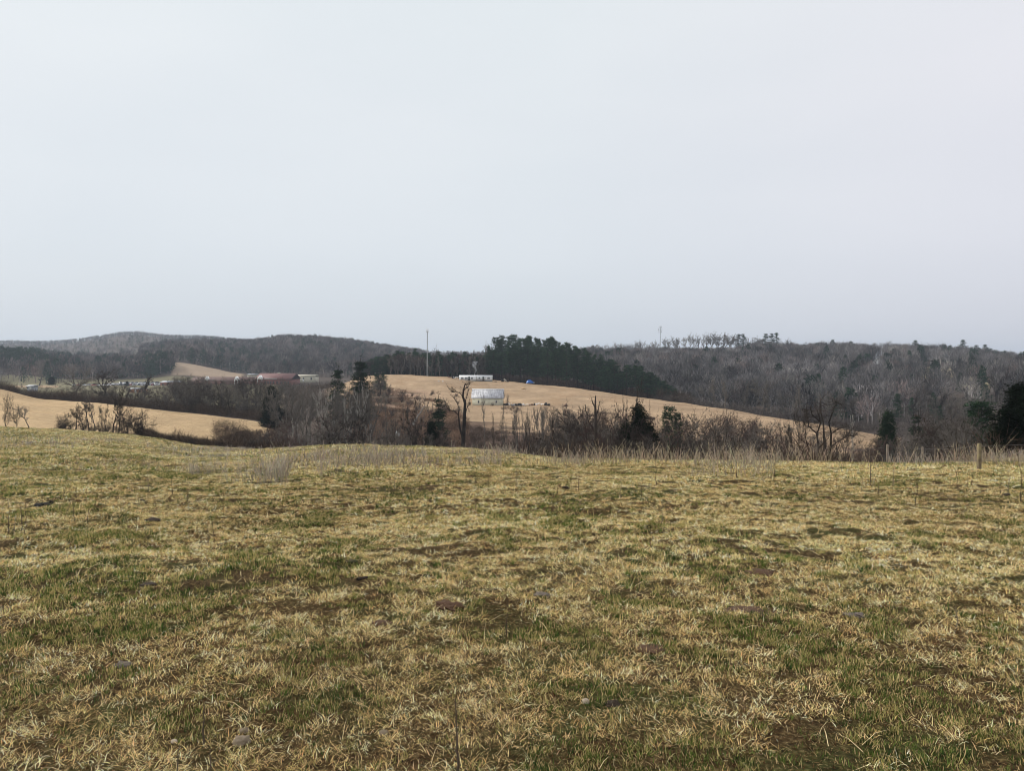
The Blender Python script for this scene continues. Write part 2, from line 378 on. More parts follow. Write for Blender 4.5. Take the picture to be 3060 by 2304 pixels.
# ---------------------------------------------------------------- grass of the pasture
def greenness(X, Y):
    g = fbm(X / .95, Y / 1.5, 51, 4) * .60 + fbm(X / .24, Y / .36, 57, 3) * .40
    big = fbm(X / 6, Y / 7, 61, 2)
    near = 1 - sstep(4, 10, Y)
    return sstep(.525 - .035 * near, .625 - .03 * near, g + (big - .5) * .30)
def bare(X, Y): return sstep(.55, .70, fbm(X / .33, Y / .5, 71, 3))
def blades(X, Y, L, lean, az, w, C, tipC=None):
    N = len(X); Z = ground(X, Y)
    P0 = np.stack([X, Y, Z - .004], 1); h = np.stack([np.cos(az), np.sin(az), np.zeros(N)], 1)
    up = np.array([[0, 0, 1.]])
    l1 = lean * .82; l2 = np.minimum(lean * 1.12, 1.62)
    P1 = P0 + (L * .5)[:, None] * (np.sin(l1)[:, None] * h + np.cos(l1)[:, None] * up)
    P2 = P1 + (L * .5)[:, None] * (np.sin(l2)[:, None] * h + np.cos(l2)[:, None] * up)
    wa = az + PI / 2 + RNG.uniform(-.9, .9, N)
    W = np.stack([np.cos(wa), np.sin(wa), RNG.uniform(-.35, .35, N)], 1) * (w * .5)[:, None]
    V = np.stack([P0 - W, P0 + W, P1 + W * .8, P1 - W * .8, P2], 1).reshape(-1, 3)
    b = np.arange(N) * 5
    return V, np.stack([b + 3, b + 2, b + 4], 1), np.stack([b, b + 1, b + 2, b + 3], 1), np.repeat(C, 5, 0)
PAL = {k: np.array(v) for k, v in dict(straw=(.64, .475, .23), pale=(.84, .69, .40), gold=(.49, .335, .14), brown=(.125, .065, .032), olive=(.27, .24, .085), green=(.090, .125, .030), deep=(.030, .058, .018)).items()}
def grass_zone(Y0, Y1, dens, per, Lm, wk, wmin, umax=.82):
    m_ = 5.0                                                      # the sward runs on past the edges of the view
    area = umax * (Y1 * Y1 - Y0 * Y0) + 2 * m_ * (Y1 - Y0); n = int(area * dens / per)
    Y = np.interp(RNG.random(n), np.linspace(0, 1, 200) * 0 + np.array([(umax * (y * y - Y0 * Y0) + 2 * m_ * (y - Y0)) / area for y in np.linspace(Y0, Y1, 200)]), np.linspace(Y0, Y1, 200)); X = RNG.uniform(-1, 1, n) * (umax * Y + m_)
    k_ = (np.abs(X) < .70 * Y + .35) | (RNG.random(n) < .5); X, Y = X[k_], Y[k_]; n = len(X)
    px = CX + FPX * X / np.maximum(Y, 6)
    keep = (Y < curve_Y(3, px) + 2.5) & (RNG.random(n) > np.maximum(bare(X, Y) * .32, sstep(.685, .73, fbm(X / .6, Y / .8, 75, 3)) * .88))
    X, Y = X[keep], Y[keep]; n = len(X)
    g = greenness(X, Y); kind = RNG.random(n)
    isg = kind < g * (.84 if Y1 <= 12 else .70) + .05
    tone = RNG.random(n)
    Ct = np.where(isg[:, None], np.where((tone < .42)[:, None], PAL['green'], np.where((tone < .62)[:, None], PAL['deep'], PAL['olive'])),
         np.where((tone < .46)[:, None], PAL['straw'], np.where((tone < .66)[:, None], PAL['pale'], np.where((tone < .84)[:, None], PAL['gold'], np.where((tone < .93)[:, None], PAL['olive'], PAL['brown'])))))
    dry = fbm(X / 3.2, Y / 4.0, 83, 3)
    Ct = Ct * (.66 + .68 * dry[:, None])
    m = RNG.integers(max(2, int(per * .5)), int(per * 1.5) + 1, n)
    i = np.repeat(np.arange(n), m); N = len(i)
    spread = np.where(isg, .018, .028)[i] * np.maximum(1, Y[i] / 14)
    bx = X[i] + RNG.normal(0, 1, N) * spread; by = Y[i] + RNG.normal(0, 1, N) * spread
    taz = RNG.uniform(0, 2 * PI, n)[i]
    az = np.where(RNG.random(N) < .55, taz + RNG.normal(0, .7, N), RNG.uniform(0, 2 * PI, N))
    lean = np.where(isg[i], RNG.uniform(.2, 1.05, N), np.clip(RNG.normal(1.22, .30, N), .2, 1.53))
    L = Lm * np.where(isg[i], RNG.uniform(.55, 1.15, N), RNG.uniform(.45, 1.5, N)) * (.8 + .4 * dry[i])
    w = np.maximum(wmin, wk * by) * RNG.uniform(.6, 1.25, N)
    C = Ct[i] * RNG.uniform(.55, 1.4, (N, 1)) * (1.2 if Y1 <= 12 else 1.26 if Y1 <= 26 else 1.38) * (1 + RNG.normal(0, .05, (N, 3)))
    th = (RNG.random(N) < .22) & ~isg[i]; lean = np.where(th, RNG.uniform(1.4, 1.56, N), lean); C = np.where(th[:, None], np.array([.30, .195, .095]) * RNG.uniform(.4, 1.3, (N, 1)), C)
    # some dead blades in every green tuft, and the reverse
    sw = RNG.random(N); C = np.where((isg[i] & (sw < .22))[:, None], PAL['straw'] * RNG.uniform(.7, 1.1, (N, 1)), C)
    C = np.where(((~isg[i]) & (sw < .10))[:, None], PAL['olive'] * RNG.uniform(.6, 1.1, (N, 1)), C)
    return blades(bx, by, L, lean, az, w, np.clip(C, .004, .9))
def join(parts):
    V, F3, F4, C = [], [], [], []; o = 0
    for v, a, b, c in parts:
        V.append(v); F3.append(a + o); F4.append(b + o); C.append(c); o += len(v)
    return np.concatenate(V), np.concatenate(F3), np.concatenate(F4), np.concatenate(C)
GD = 1.0
zones = [grass_zone(-.6, 6, 10000 * GD, 19, .038, .0010, .0038), grass_zone(6, 12, 5400 * GD, 16, .043, .0009, .0055), grass_zone(12, 26, 1700 * GD, 12, .060, .00085, .008),
         grass_zone(26, 55, 300 * GD, 9, .13, .0007, .01), grass_zone(55, 135, 62 * GD, 7, .19, .0007, .02, 1.0)]
# long loose straws lying on the sward
n = 3000; Y = np.sqrt(RNG.uniform(4, 14 ** 2, n)); X = RNG.uniform(-.8, .8, n) * Y
for y0_, y1_, n_ in ((.5, 6, 260000), (6, 13, 260000)):      # litter: short broken bits of dead grass lying flat on the soil
    Y = np.sqrt(RNG.uniform(y0_ ** 2, y1_ ** 2, n_)); X = RNG.uniform(-.82, .82, n_) * Y; t_ = RNG.random((n_, 1))
    Cl = np.where(t_ < .5, PAL['brown'], np.where(t_ < .8, PAL['gold'] * .6, PAL['straw'] * .8)) * RNG.uniform(.25, 1.0, (n_, 1))
    zones.append(blades(X, Y, RNG.uniform(.012, .04, n_), RNG.uniform(1.25, 1.55, n_), RNG.uniform(0, 2 * PI, n_), np.maximum(.0035, .0008 * Y), Cl))
n = 3000; Y = np.sqrt(RNG.uniform(4, 14 ** 2, n)); X = RNG.uniform(-.8, .8, n) * Y
zones.append(blades(X, Y, RNG.uniform(.10, .22, n), RNG.uniform(1.3, 1.52, n), RNG.uniform(0, 2 * PI, n), np.maximum(.003, .0007 * Y), PAL['pale'] * RNG.uniform(.6, 1.2, (n, 1))))
V, F3, F4, C = join(zones)
M_GRASS = tintmat('grass_blades', .22)
tag(link('grass', mesh_np('grass', V, F3, F4, M_GRASS, False, C)), 'short dry and green grass covering the near pasture', 'grass', None, 'stuff')
print('grass blades', len(V) // 5)

# tan grass tussocks of the two fields and the hill's rim
def field_grass():
    n = 230000
    px = RNG.uniform(-150, 2780, n); t = RNG.random(n)
    left = px < 830
    Ya = np.where(left, curve_Y(3, px) + 4, curve_Y(4, px) + 60); Yb = np.where(left, curve_Y(6, px) + 1, curve_Y(8, px) + 5)
    Y = np.sqrt(Ya ** 2 + t * (Yb ** 2 - Ya ** 2)); X = xcol(Y, px)
    ok = (left | (px > 1000)); X, Y, px, left = X[ok], Y[ok], px[ok], left[ok]; n = len(X)
    base = cover(X, Y)
    C = base * RNG.uniform(.95, 1.2, (n, 1)) * (1 + RNG.normal(0, .02, (n, 3)))
    L = RNG.uniform(.12, .32, n) * np.where(left, .6, 1.0)
    return blades(X, Y, L, RNG.uniform(.9, 1.5, n), RNG.uniform(0, 2 * PI, n), RNG.uniform(.05, .13, n), np.clip(C, .01, .8))
V, F3, F4, C = field_grass()
tag(link('field_grass', mesh_np('field_grass', V, F3, F4, M_GRASS, False, C)), 'dry tan grass tussocks on the hill field and the hay field', 'grass', None, 'stuff')

# dead weed stalks standing in bands across the pasture
def stalk_mesh(mb, X, Y, H, R, C, twigs=3, lean=.27):
    N = len(X); Z = ground(X, Y)
    P0 = np.stack([X, Y, Z - .02], 1); d = np.stack([RNG.normal(0, lean, N), RNG.normal(0, lean, N), np.ones(N)], 1)
    P1 = P0 + d * (H * .55)[:, None]; d2 = d + np.stack([RNG.normal(0, lean, N), RNG.normal(0, lean, N), np.zeros(N)], 1)
    P2 = P1 + d2 * (H * .45)[:, None]
    mb.tubes(P0, P1, R, R * .75, 3, C); mb.cones(P1, P2, R * .75, C)
    for k in range(twigs):
        t = RNG.uniform(.35, .95, N)[:, None]; b = P0 + (P2 - P0) * t
        a = RNG.uniform(0, 2 * PI, N); l = (H * RNG.uniform(.08, .25, N))[:, None]
        e = b + l * np.stack([np.cos(a) * .6, np.sin(a) * .6, np.full(N, .75)], 1)
        mb.cones(b, e, R * .6, C)
M_STALK = tintmat('dead_stalks', .1)
def stalk_band(px0, px1, Y0, Y1, n, h0, h1, seed, col=(.27, .225, .17), edge=.0):
    px = RNG.uniform(px0, px1, n * 3); Y = RNG.uniform(Y0, Y1, n * 3); X = xcol(Y, px)
    dens = sstep(.42, .68, fbm(X / 2.6, Y / 5.5, seed, 3) + edge)
    k = (RNG.random(n * 3) < dens) & (Y < curve_Y(3, px) + 3); X, Y = X[k][:n], Y[k][:n]; m_ = len(X)
    H = RNG.uniform(h0, h1, m_) * RNG.uniform(.5, 1.15, m_)
    C = np.array(col) * RNG.uniform(.55, 1.5, (m_, 1)) * (1 + RNG.normal(0, .05, (m_, 3)))
    return X, Y, H, np.maximum(.0035, .00030 * Y), C
mb = MB()
for a in ((150, 1500, 20, 42, 1500, .2, .6, 91, (.35, .285, .22), -.02), (560, 860, 19, 25, 300, .5, .9, 92, (.36, .31, .24), .10), (-100, 950, 45, 92, 1700, .2, .5, 93, (.36, .31, .26), -.03), (950, 1750, 24, 50, 1100, .25, .7, 94, (.34, .29, .22), -.03),
          (1500, 3250, 27, 37, 800, .25, .85, 95, (.37, .295, .20), -.02), (1650, 3250, 33, 40, 620, .3, 1.05, 96, (.41, .33, .225), .03), (2060, 2330, 20, 31, 220, .4, .95, 97, (.36, .30, .22), .06), (-150, 3200, 9, 24, 260, .25, .55, 98, (.2, .15, .09)),
          (2650, 3250, 33, 42, 420, .3, .65, 99, (.38, .33, .27), .2)):
    stalk_mesh(mb, *stalk_band(*a))
tag(mb.build('weed_stalks', M_STALK, tint=True), 'thin dead weed stalks standing in loose bands across the pasture', 'weeds', 'weed stalks', 'stuff')
# ---------------------------------------------------------------- growing trees
def nrm(v): return v / (np.linalg.norm(v) + 1e-9)
def turn(d, ang, rng):
    a = nrm(np.cross(d, rng.normal(size=3))); return nrm(d * math.cos(ang) + a * math.sin(ang))
def grow(seed, H=10., r0=.16, fork=.45, lead=3, leadang=.45, maxlev=4, kids=(.9, 1.1, 1.2, 1.1), ang=(.8, .7, .65, .6), first=(.35, .2, .15, .1),
         up=(.02, .06, .05, .03, .0), wob=.12, lf=(.42, .62, .55, .5), twig=.02, stems=1, stemang=.25, low=.0):
    rng = np.random.default_rng(seed); S = [[] for _ in range(6)]
    def br(p, d, L, r, lev, n=None):
        n = n or max(2, min(8, int(round(L / (H * .075))))); step = L / n
        rr = r
        for i in range(n):
            f = (i + 1) / n
            d = nrm(d + rng.normal(size=3) * wob + np.array([0, 0, 1]) * up[lev])
            q = p + d * step; r1 = max(twig * .45, r * (1 - (.62 if lev == 0 else .75) * f))
            S[lev].append((p, q, rr, r1)); rr = r1
            if lev < maxlev and f > first[min(lev, 3)]:
                for _ in range(rng.poisson(kids[min(lev, 3)])):
                    cl = L * lf[min(lev, 3)] * rng.uniform(.5, 1.1) * (1 - .35 * f)
                    br(q, turn(d, ang[min(lev, 3)] * rng.uniform(.7, 1.3), rng), max(cl, H * .03), max(twig, r1 * .58), lev + 1)
            p = q
        if lev < maxlev:
            for _ in range(lead if lev == 0 else 2):
                br(p, turn(d, leadang * rng.uniform(.6, 1.3), rng), L * (.95 if lev == 0 and fork < .6 else .5) * rng.uniform(.75, 1.1), max(twig, r1 * .8), lev + 1)
    for s_ in range(stems):
        if stems == 1: br(np.zeros(3), nrm(np.array([rng.normal(0, .05), rng.normal(0, .05), 1])), H * fork, r0, 0)
        else:
            a = rng.uniform(0, 2 * PI); t = abs(rng.normal(0, stemang))
            br(np.array([rng.normal(0, .15), rng.normal(0, .15), 0]), nrm(np.array([math.cos(a) * t, math.sin(a) * t, 1])), H * fork * rng.uniform(.7, 1.1), r0 * rng.uniform(.6, 1.1), 0)
    return S
def tree_meshes(nm, S, Hn, mat, split=1, rk=1.15):
    allq = np.array([s[1] for l in S for s in l]); zt = np.percentile(allq[:, 2], 99.7); k = Hn / zt
    W = 2 * np.percentile(np.hypot(allq[:, 0], allq[:, 1]) * k, 96)
    T, Cn = MB(), MB()
    for lev, l in enumerate(S):
        if not l: continue
        P0 = np.array([s[0] for s in l]) * k; P1 = np.array([s[1] for s in l]) * k; q_ = rk if lev == 0 else rk * (1 + .05 * lev); R0 = np.array([s[2] for s in l]) * q_; R1 = np.array([s[3] for s in l]) * q_
        last = (lev == len([x for x in S if x]) - 1)
        dst = T if lev < split else Cn
        if last or lev >= 4: dst.cones(P0, P1, R0)
        else: dst.tubes(P0, P1, R0, R1, 6 if lev == 0 else (4 if lev == 1 else 3))
    if rk == 1.15: SMALL.setdefault(nm, []).append(tree_meshes(nm, S, Hn, mat, split, 1.55))
    return T.data(nm + '_trunk', mat), Cn.data(nm + '_crown', mat), W
SMALL = {}
M_BARK = bark('bark_dark', (.022, .018, .016), (.062, .050, .043), .45)
M_GREY = bark('bark_grey', (.072, .064, .057), (.155, .138, .12), .35)
M_PALE = bark('bark_pale', (.20, .185, .165), (.42, .40, .36), .2)
M_REDB = bark('bark_reddish', (.045, .030, .026), (.10, .068, .058), .3)
M_LEAF = leafmat('needles_dark', (.012, .024, .013), (.034, .058, .028))
M_PINE = leafmat('needles_pine', (.015, .032, .020), (.042, .076, .037))
M_CED = leafmat('needles_cedar', (.004, .007, .004), (.012, .018, .009))
PROTO = {}
M_PALE2 = None
def proto(kind, variants): PROTO[kind] = variants
proto('wide', [tree_meshes('wide', grow(s, r0=.17, fork=.30, lead=5, leadang=.6, maxlev=4, kids=(.7, 1.5, 1.9, 2.3), ang=(1.0, .75, .7, .7), wob=.16, twig=.017), 10, M_BARK) for s in (1, 2, 3, 4)])
proto('up', [tree_meshes('up', grow(s, r0=.14, fork=.72, lead=3, leadang=.35, maxlev=4, kids=(1.7, 1.5, 1.7, 1.7), ang=(.8, .7, .65, .6), first=(.25, .15, .1, .1), lf=(.42, .5, .5, .5), up=(.03, .12, .08, .04, 0), wob=.14, twig=.017), 10, M_BARK) for s in (11, 12, 13, 14)])
proto('multi', [tree_meshes('multi', grow(s, r0=.075, fork=.5, lead=3, leadang=.5, maxlev=3, wob=.19, kids=(1.3, 2.2, 2.8), ang=(.7, .65, .6, .5), first=(.2, .15, .1, .1), lf=(.5, .55, .5, .5), stems=5, stemang=.42, twig=.017), 10, M_BARK) for s in (21, 22, 23)])
proto('bush', [tree_meshes('bush', grow(s, r0=.07, fork=.42, lead=3, leadang=.6, maxlev=3, kids=(1.6, 2.2, 2.4), ang=(.8, .75, .7, .6), first=(.05, .1, .1, .1), lf=(.6, .6, .55, .5), stems=7, stemang=.75, wob=.24, twig=.018), 6, M_BARK) for s in (31, 32, 33)])
proto('sapling', [tree_meshes('sapling', grow(s, r0=.075, fork=.9, lead=2, leadang=.2, maxlev=3, kids=(1.3, 1.8, 1.6), ang=(.5, .5, .5, .5), first=(.35, .2, .1, .1), lf=(.22, .5, .5, .5), up=(.02, .15, .1, 0, 0), wob=.05, twig=.024), 10, M_GREY) for s in (41, 42, 43, 44)])
proto('old', [tree_meshes('old', grow(s, r0=.30, fork=.5, lead=3, leadang=.5, maxlev=4, kids=(.45, 1.3, 1.8, 2.0), ang=(1.1, .8, .7, .7), first=(.45, .25, .2, .1), lf=(.5, .55, .5, .5), wob=.18, twig=.020), 10, M_BARK) for s in (51, 52)])
proto('vase', [tree_meshes('vase', grow(s, r0=.12, fork=.26, lead=6, leadang=.5, maxlev=3, kids=(.4, 4.2, 4.2), ang=(.7, .5, .55, .5), first=(.5, .25, .1, .1), lf=(.6, .55, .5, .5), up=(.02, .05, .03, .02, 0), wob=.14, twig=.018), 10, M_BARK) for s in (61, 62)])

def clumps(mb, C, rad, flat, k, size, rng, tint=(.55, 1.45), upb=.0):
    C = np.asarray(C); N = len(C) * k
    ct = rng.uniform(.75, 1.25, len(C))
    P = np.repeat(C, k, 0) + rng.normal(size=(N, 3)) * rad * np.array([1, 1, flat])
    a = rng.normal(size=(N, 3)); a /= np.linalg.norm(a, axis=1, keepdims=True); b = rng.normal(size=(N, 3)); b /= np.linalg.norm(b, axis=1, keepdims=True)
    a[:, 2] *= .55; b[:, 2] = b[:, 2] * .55 + upb
    s = rng.uniform(.5, 1.2, (N, 1)) * size
    t = (rng.uniform(*tint, (N, 1)) * np.repeat(ct, k)[:, None]) * np.ones((1, 3))
    mb.tris(P, P + a * s, P + a * s * .35 + b * s * .55, t)
def conifer(nm, seed, mat, style):
    rng = np.random.default_rng(seed); T, F = MB(), MB(); H = 10.
    cs = []; b0, b1 = [], []
    if style == 'pine':
        zs = np.linspace(.20 + .16 * rng.random(), .99, 15)
        for zf in zs:
            R = 2.0 * max(0, 1 - ((zf - .40) / .66) ** 2) * rng.uniform(.5, 1.25) + .12
            for j in range(rng.integers(4, 7)):
                a = rng.uniform(0, 2 * PI); l = R * rng.uniform(.55, 1.12); zz = zf * H + rng.normal(0, .12)
                e = np.array([math.cos(a) * l, math.sin(a) * l, zz + l * rng.uniform(.02, .34)])
                b0.append((0, 0, zz)); b1.append(e)
                for t in np.arange(.35, 1.01, .2): cs.append(np.array([e[0] * t, e[1] * t, zz + (e[2] - zz) * t + .05]))
        cs.append((0, 0, H * .985)); clumps(F, cs, .20, .42, 12, .33, rng, tint=(.4, 1.75), upb=.25)
        tr = .14
    elif style == 'spruce':
        for zf in 1 - np.sqrt(rng.uniform(.0006, .9, 95)):
            R = 1.75 * (1 - zf) ** .85 + .08
            for j in range(2):
                a = rng.uniform(0, 2 * PI); l = R * rng.uniform(.5, 1.2); zz = zf * H
                e = np.array([math.cos(a) * l, math.sin(a) * l, zz - l * rng.uniform(-.1, .3)])
                b0.append((0, 0, zz)); b1.append(e)
                for t in (.4, .65, .85, 1.0): cs.append(np.array([e[0] * t, e[1] * t, zz + (e[2] - zz) * t]))
        cs.append((0, 0, H * .98)); clumps(F, cs, .17, .7, 9, .34, rng)
        tr = .13
    elif style == 'cedar':
        for i in range(1100):
            zf = rng.beta(1.15, 1.5) * .97 + .02; R = (1.0 + .75 * math.sin(min(1, zf / .5) * PI / 2)) * (1 - zf) ** .62 * 1.25
            a = rng.uniform(0, 2 * PI); n_ = float(vnoise(np.array([a * 1.6]), np.array([zf * 5.]), seed)[0])
            l = R * (.40 + .64 * math.sqrt(rng.random())) * (.34 + 1.25 * n_)
            cs.append(np.array([math.cos(a) * l, math.sin(a) * l, zf * H]))
            if i % 9 == 0: b0.append((0, 0, max(.1, zf * H - l * .7))); b1.append(cs[-1])
        clumps(F, cs, .25, 1.1, 26, .26, rng, upb=.35)
        tr = .14
    else:  # young pine, round topped
        for zf in np.linspace(.12, .97, 15):
            R = 1.9 * math.sin(PI * min(1, .14 + .86 * (1 - zf))) ** .8 * rng.uniform(.75, 1.1) + .2
            for j in range(7):
                a = rng.uniform(0, 2 * PI); l = R * rng.uniform(.5, 1.1); zz = zf * H
                e = np.array([math.cos(a) * l, math.sin(a) * l, zz + l * rng.uniform(.0, .4)]); b0.append((0, 0, zz)); b1.append(e)
                for t in (.45, .7, .9, 1.05): cs.append(np.array([e[0] * t, e[1] * t, zz + (e[2] - zz) * t]))
        clumps(F, cs, .24, .7, 20, .34, rng, upb=.3)
        tr = .12
    zt = np.linspace(0, H * .96, 9); ax = np.cumsum(rng.normal(0, .03, (9, 2)), 0); ax -= ax[0]
    Pt = np.concatenate([ax, zt[:, None]], 1)
    rr = tr * (1 - .88 * zt / H)
    T.tubes(Pt[:-1], Pt[1:], rr[:-1], rr[1:], 6); T.cones(np.array(b0), np.array(b1), .035)
    W = 2 * np.percentile(np.hypot(*np.array(cs)[:, :2].T), 95)
    return T.data(nm + '_trunk', M_BARK), F.data(nm + '_crown', mat, tint=True), W
proto('pine', [conifer('pine', s, M_PINE, 'pine') for s in (71, 72, 73, 74, 75)])
proto('spruce', [conifer('spruce', s, M_LEAF, 'spruce') for s in (81, 82)])
proto('cedar', [conifer('cedar', s, M_CED, 'cedar') for s in (85, 86)])
proto('young', [conifer('young_pine', s, M_PINE, 'young') for s in (91, 92)])
proto('far_wide', [tree_meshes('far_wide', grow(s, r0=.26, fork=.32, lead=4, leadang=.55, maxlev=3, kids=(.9, 3.4, 4.2, 1.2), ang=(.9, .7, .65, .7), twig=.036), 10, M_BARK) for s in (101, 102, 103)])
proto('far_vase', [tree_meshes('far_vase', grow(s, r0=.24, fork=.28, lead=7, leadang=.55, maxlev=3, kids=(.3, 3.6, 4.4), ang=(.7, .55, .55, .5), first=(.5, .3, .1, .1), lf=(.6, .5, .5, .5), up=(.02, .05, .03, .02, 0), wob=.08, twig=.034), 10, M_BARK) for s in (111, 112, 113)])
proto('far_up', [tree_meshes('far_up', grow(s, r0=.2, fork=.78, lead=2, leadang=.25, maxlev=3, kids=(2.4, 2.6, 2.8), ang=(.66, .6, .6, .5), first=(.25, .15, .1, .1), lf=(.34, .5, .5, .5), up=(.03, .14, .10, .06, 0), wob=.09, twig=.042), 10, M_BARK) for s in (121, 122, 123)])
HN = {k: 10. for k in PROTO}; HN['bush'] = 6.
NAME = dict(wide='bare_tree', up='bare_tree', multi='bare_multistem', bush='bare_multistem', sapling='sapling', old='bare_tree', vase='bare_tree', pine='pine_tree', spruce='conifer_tree', cedar='cedar_tree', young='pine_tree')  # multi: many-stemmed bare trees, put under the bushes' name and category
CAT = dict(bush='shrub', multi='shrub', sapling='sapling', pine='pine tree', spruce='conifer', cedar='cedar', young='pine tree')
NTREE = [0]
def tree(kind, px, Y, top, label, w=None, group=None, mat=None, var=None, name=None, cat=None, z0=None, lean=0.):
    NTREE[0] += 1
    X = xcol(Y, px); Zg = (g1(X, Y) if z0 is None else z0) - .1; H = max(.4, zrow(Y, top) - Zg)
    pk = 'far_' + kind if Y > 260 and ('far_' + kind) in PROTO else kind
    v = PROTO[pk][((NTREE[0] * 7 + int(px)) if var is None else var) % len(PROTO[pk])]
    sz = H / HN[kind]; sx = (w / FPX * Y / v[2]) if w else sz * random.uniform(.85, 1.15)
    if sx < .62 and pk in SMALL: v = SMALL[pk][((NTREE[0] * 7 + int(px)) if var is None else var) % len(SMALL[pk])]
    nm = name or NAME[kind]
    r = thing(nm, label, cat or CAT.get(kind, 'tree'), (X, Y, Zg), random.uniform(0, 6.28), group)
    r.scale = (sx, sx, sz)
    if lean: r.rotation_euler = (0, lean, 0)
    for part, me in (('trunk', v[0]), ('crown', v[1])):
        o = link(part, me, r)
        if mat is not None and part in mat:
            o.material_slots[0].link = 'OBJECT'; o.material_slots[0].material = mat[part]
    return r
def both(m): return {'trunk': m, 'crown': m}
ORD = ['', 'first', 'second', 'third', 'fourth', 'fifth', 'sixth', 'seventh', 'eighth', 'ninth', 'tenth', 'eleventh', 'twelfth', 'thirteenth', 'fourteenth', 'fifteenth', 'sixteenth', 'seventeenth', 'eighteenth', 'nineteenth', 'twentieth']
def row(items, marks, what, where, group):
    """items: (kind, px, Y, top, extra dict). Labels count rightward from a landmark: fifth bare tree right of the barn ..."""
    cnt = {}
    for it in sorted(items, key=lambda a: a[1]):
        kind, px, Y, top, ex = it
        mk = [m for m in marks if m[0] <= px]
        m = mk[-1][1] if mk else marks[0][1]
        wt = what[kind] if isinstance(what, dict) else what
        k = (m, wt); cnt[k] = cnt.get(k, 0) + 1
        tree(kind, px, Y, top, f"{ORD[min(20, cnt[k])]} {wt} right of {m}, {where}", group=group, **ex)
# ---------------------------------------------------------------- trees one can point at
G_L = 'bare trees on the far lip of the pasture'
T = tree
T('multi', 16, 132, 1176, 'tall dark many-stemmed bare tree at the left edge of the pasture lip', w=58, group=G_L, name='bare_tree', cat='tree')
T('multi', 50, 134, 1211, 'low leaning bare tree beside the many-stemmed tree at the left edge', w=44, group=G_L, name='bare_tree', cat='tree')
T('vase', 88, 134, 1207, 'pale brown vase-shaped bare tree standing alone before the tan field', w=84, group=G_L, mat=both(M_GREY))
T('bush', 195, 131, 1234, 'dense dark rounded shrub at the left end of the clump before the tan field', w=62, group=G_L)
T('wide', 226, 130, 1203, 'dark bare tree with dense top just right of the rounded shrub', w=72, group=G_L)
T('up', 268, 131, 1160, 'tall slender bare tree, left one of the slim pair in the clump', w=62, group=G_L, mat=both(M_GREY))
T('up', 284, 132, 1163, 'tall slender forked bare tree, right one of the slim pair in the clump', w=62, group=G_L, mat=both(M_GREY))
T('bush', 277, 127, 1266, 'low black bush at the foot of the slim pair of trees', w=52, group=G_L)
T('multi', 306, 129, 1232, 'short thin bare tree between the slim pair and the ivy trunk', w=52, group=G_L, name='bare_tree', cat='tree')
T('up', 337, 127, 1154, 'tall bare tree with thick black ivy trunk in the clump', w=84, group=G_L, var=1)
T('wide', 380, 125, 1240, 'small dark bare tree close left of the broad round tree', w=62, group=G_L)
T('bush', 402, 122, 1204, 'broad dark round-headed bare tree at the right end of the clump', w=124, group=G_L, name='bare_tree', cat='tree')
T('multi', 366, 126, 1225, 'thin bare tree just right of the ivy trunk', w=56, group=G_L, name='bare_tree', cat='tree')
T('wide', 250, 130, 1214, 'small dark bare tree between the dense-topped tree and the slim pair', w=64, group=G_L)
T('wide', 318, 128, 1200, 'dark bare tree close left of the ivy trunk', w=70, group=G_L, var=3)
T('wide', 355, 126, 1190, 'dark bare tree close right of the ivy trunk with wide top', w=80, group=G_L, var=2)
T('multi', 424, 121, 1226, 'dark many-stemmed bare tree leaning out right of the broad round tree', w=64, group=G_L, name='bare_tree', cat='tree')
for i, (px, top, w) in enumerate([(178, 1252, 40), (212, 1246, 44), (246, 1254, 40), (298, 1258, 40), (320, 1262, 36), (352, 1258, 44), (376, 1268, 40), (424, 1262, 52), (446, 1274, 40)]):
    T('bush', px, 128.5 - (px - 178) * .03, top, f'{ORD[i + 1]} low dark bush from the left under the clump before the tan field', w=w, group='bushes under the lip trees')
T('wide', 658, 190, 1262, 'small lone bare tree on the lower edge of the tan field', w=26)
for i, (px, w, top) in enumerate([(430, 36, 1284), (452, 34, 1282), (478, 34, 1291), (505, 36, 1292), (530, 40, 1280), (552, 36, 1296), (578, 34, 1300), (606, 38, 1304), (634, 36, 1310), (664, 40, 1312), (692, 40, 1318), (722, 44, 1322), (752, 46, 1318), (784, 44, 1322), (812, 46, 1318)]):
    T('bush', px, float(curve_Y(3, px)) + 4 + 2 * (i % 3), top, f'{ORD[i + 1]} low dark bush right of the round-headed tree, along the pasture lip', w=w * 1.15, group='low bushes along the pasture lip', mat=both(M_REDB) if i % 3 == 1 else None)
# left valley
G_V = 'trees behind the tan field at the left'
T('wide', 118, 560, 1073, 'bare tree standing alone in the far strip of field at the left', w=46, mat=both(M_GREY))
T('cedar', 153, 520, 1126, 'small black cone-shaped cedar alone in the far flat field', w=22, z0=zrow(520, 1150))
T('wide', 236, 300, 1090, 'very broad grey-brown bare tree before the parked cars', w=140, group=G_V, mat=both(M_GREY), var=1)
T('wide', 300, 270, 1100, 'broad dark bare tree right of the broad grey one, before the parked cars', w=130, group=G_V, var=2)
T('up', 428, 262, 1116, 'tall dark thin tree standing before the rows of parked cars', w=50, group=G_V)
T('cedar', 380, 560, 1139, 'small dark round evergreen standing among the parked cars', w=12)
T('wide', 500, 252, 1140, 'dark bare tree with open crown at the right of the car park', w=56, group=G_V)
T('cedar', 811, 205, 1156, 'dark pointed cedar at the tip of the tan field', w=66, var=0)
T('multi', 690, 238, 1122, 'grey many-stemmed bare tree left of the red school building', w=84, group=G_V, mat=both(M_GREY), name='bare_tree', cat='tree')
T('spruce', 1010, 215, 1086, 'tall ragged dark conifer, left of the two that tower over the valley', w=72)
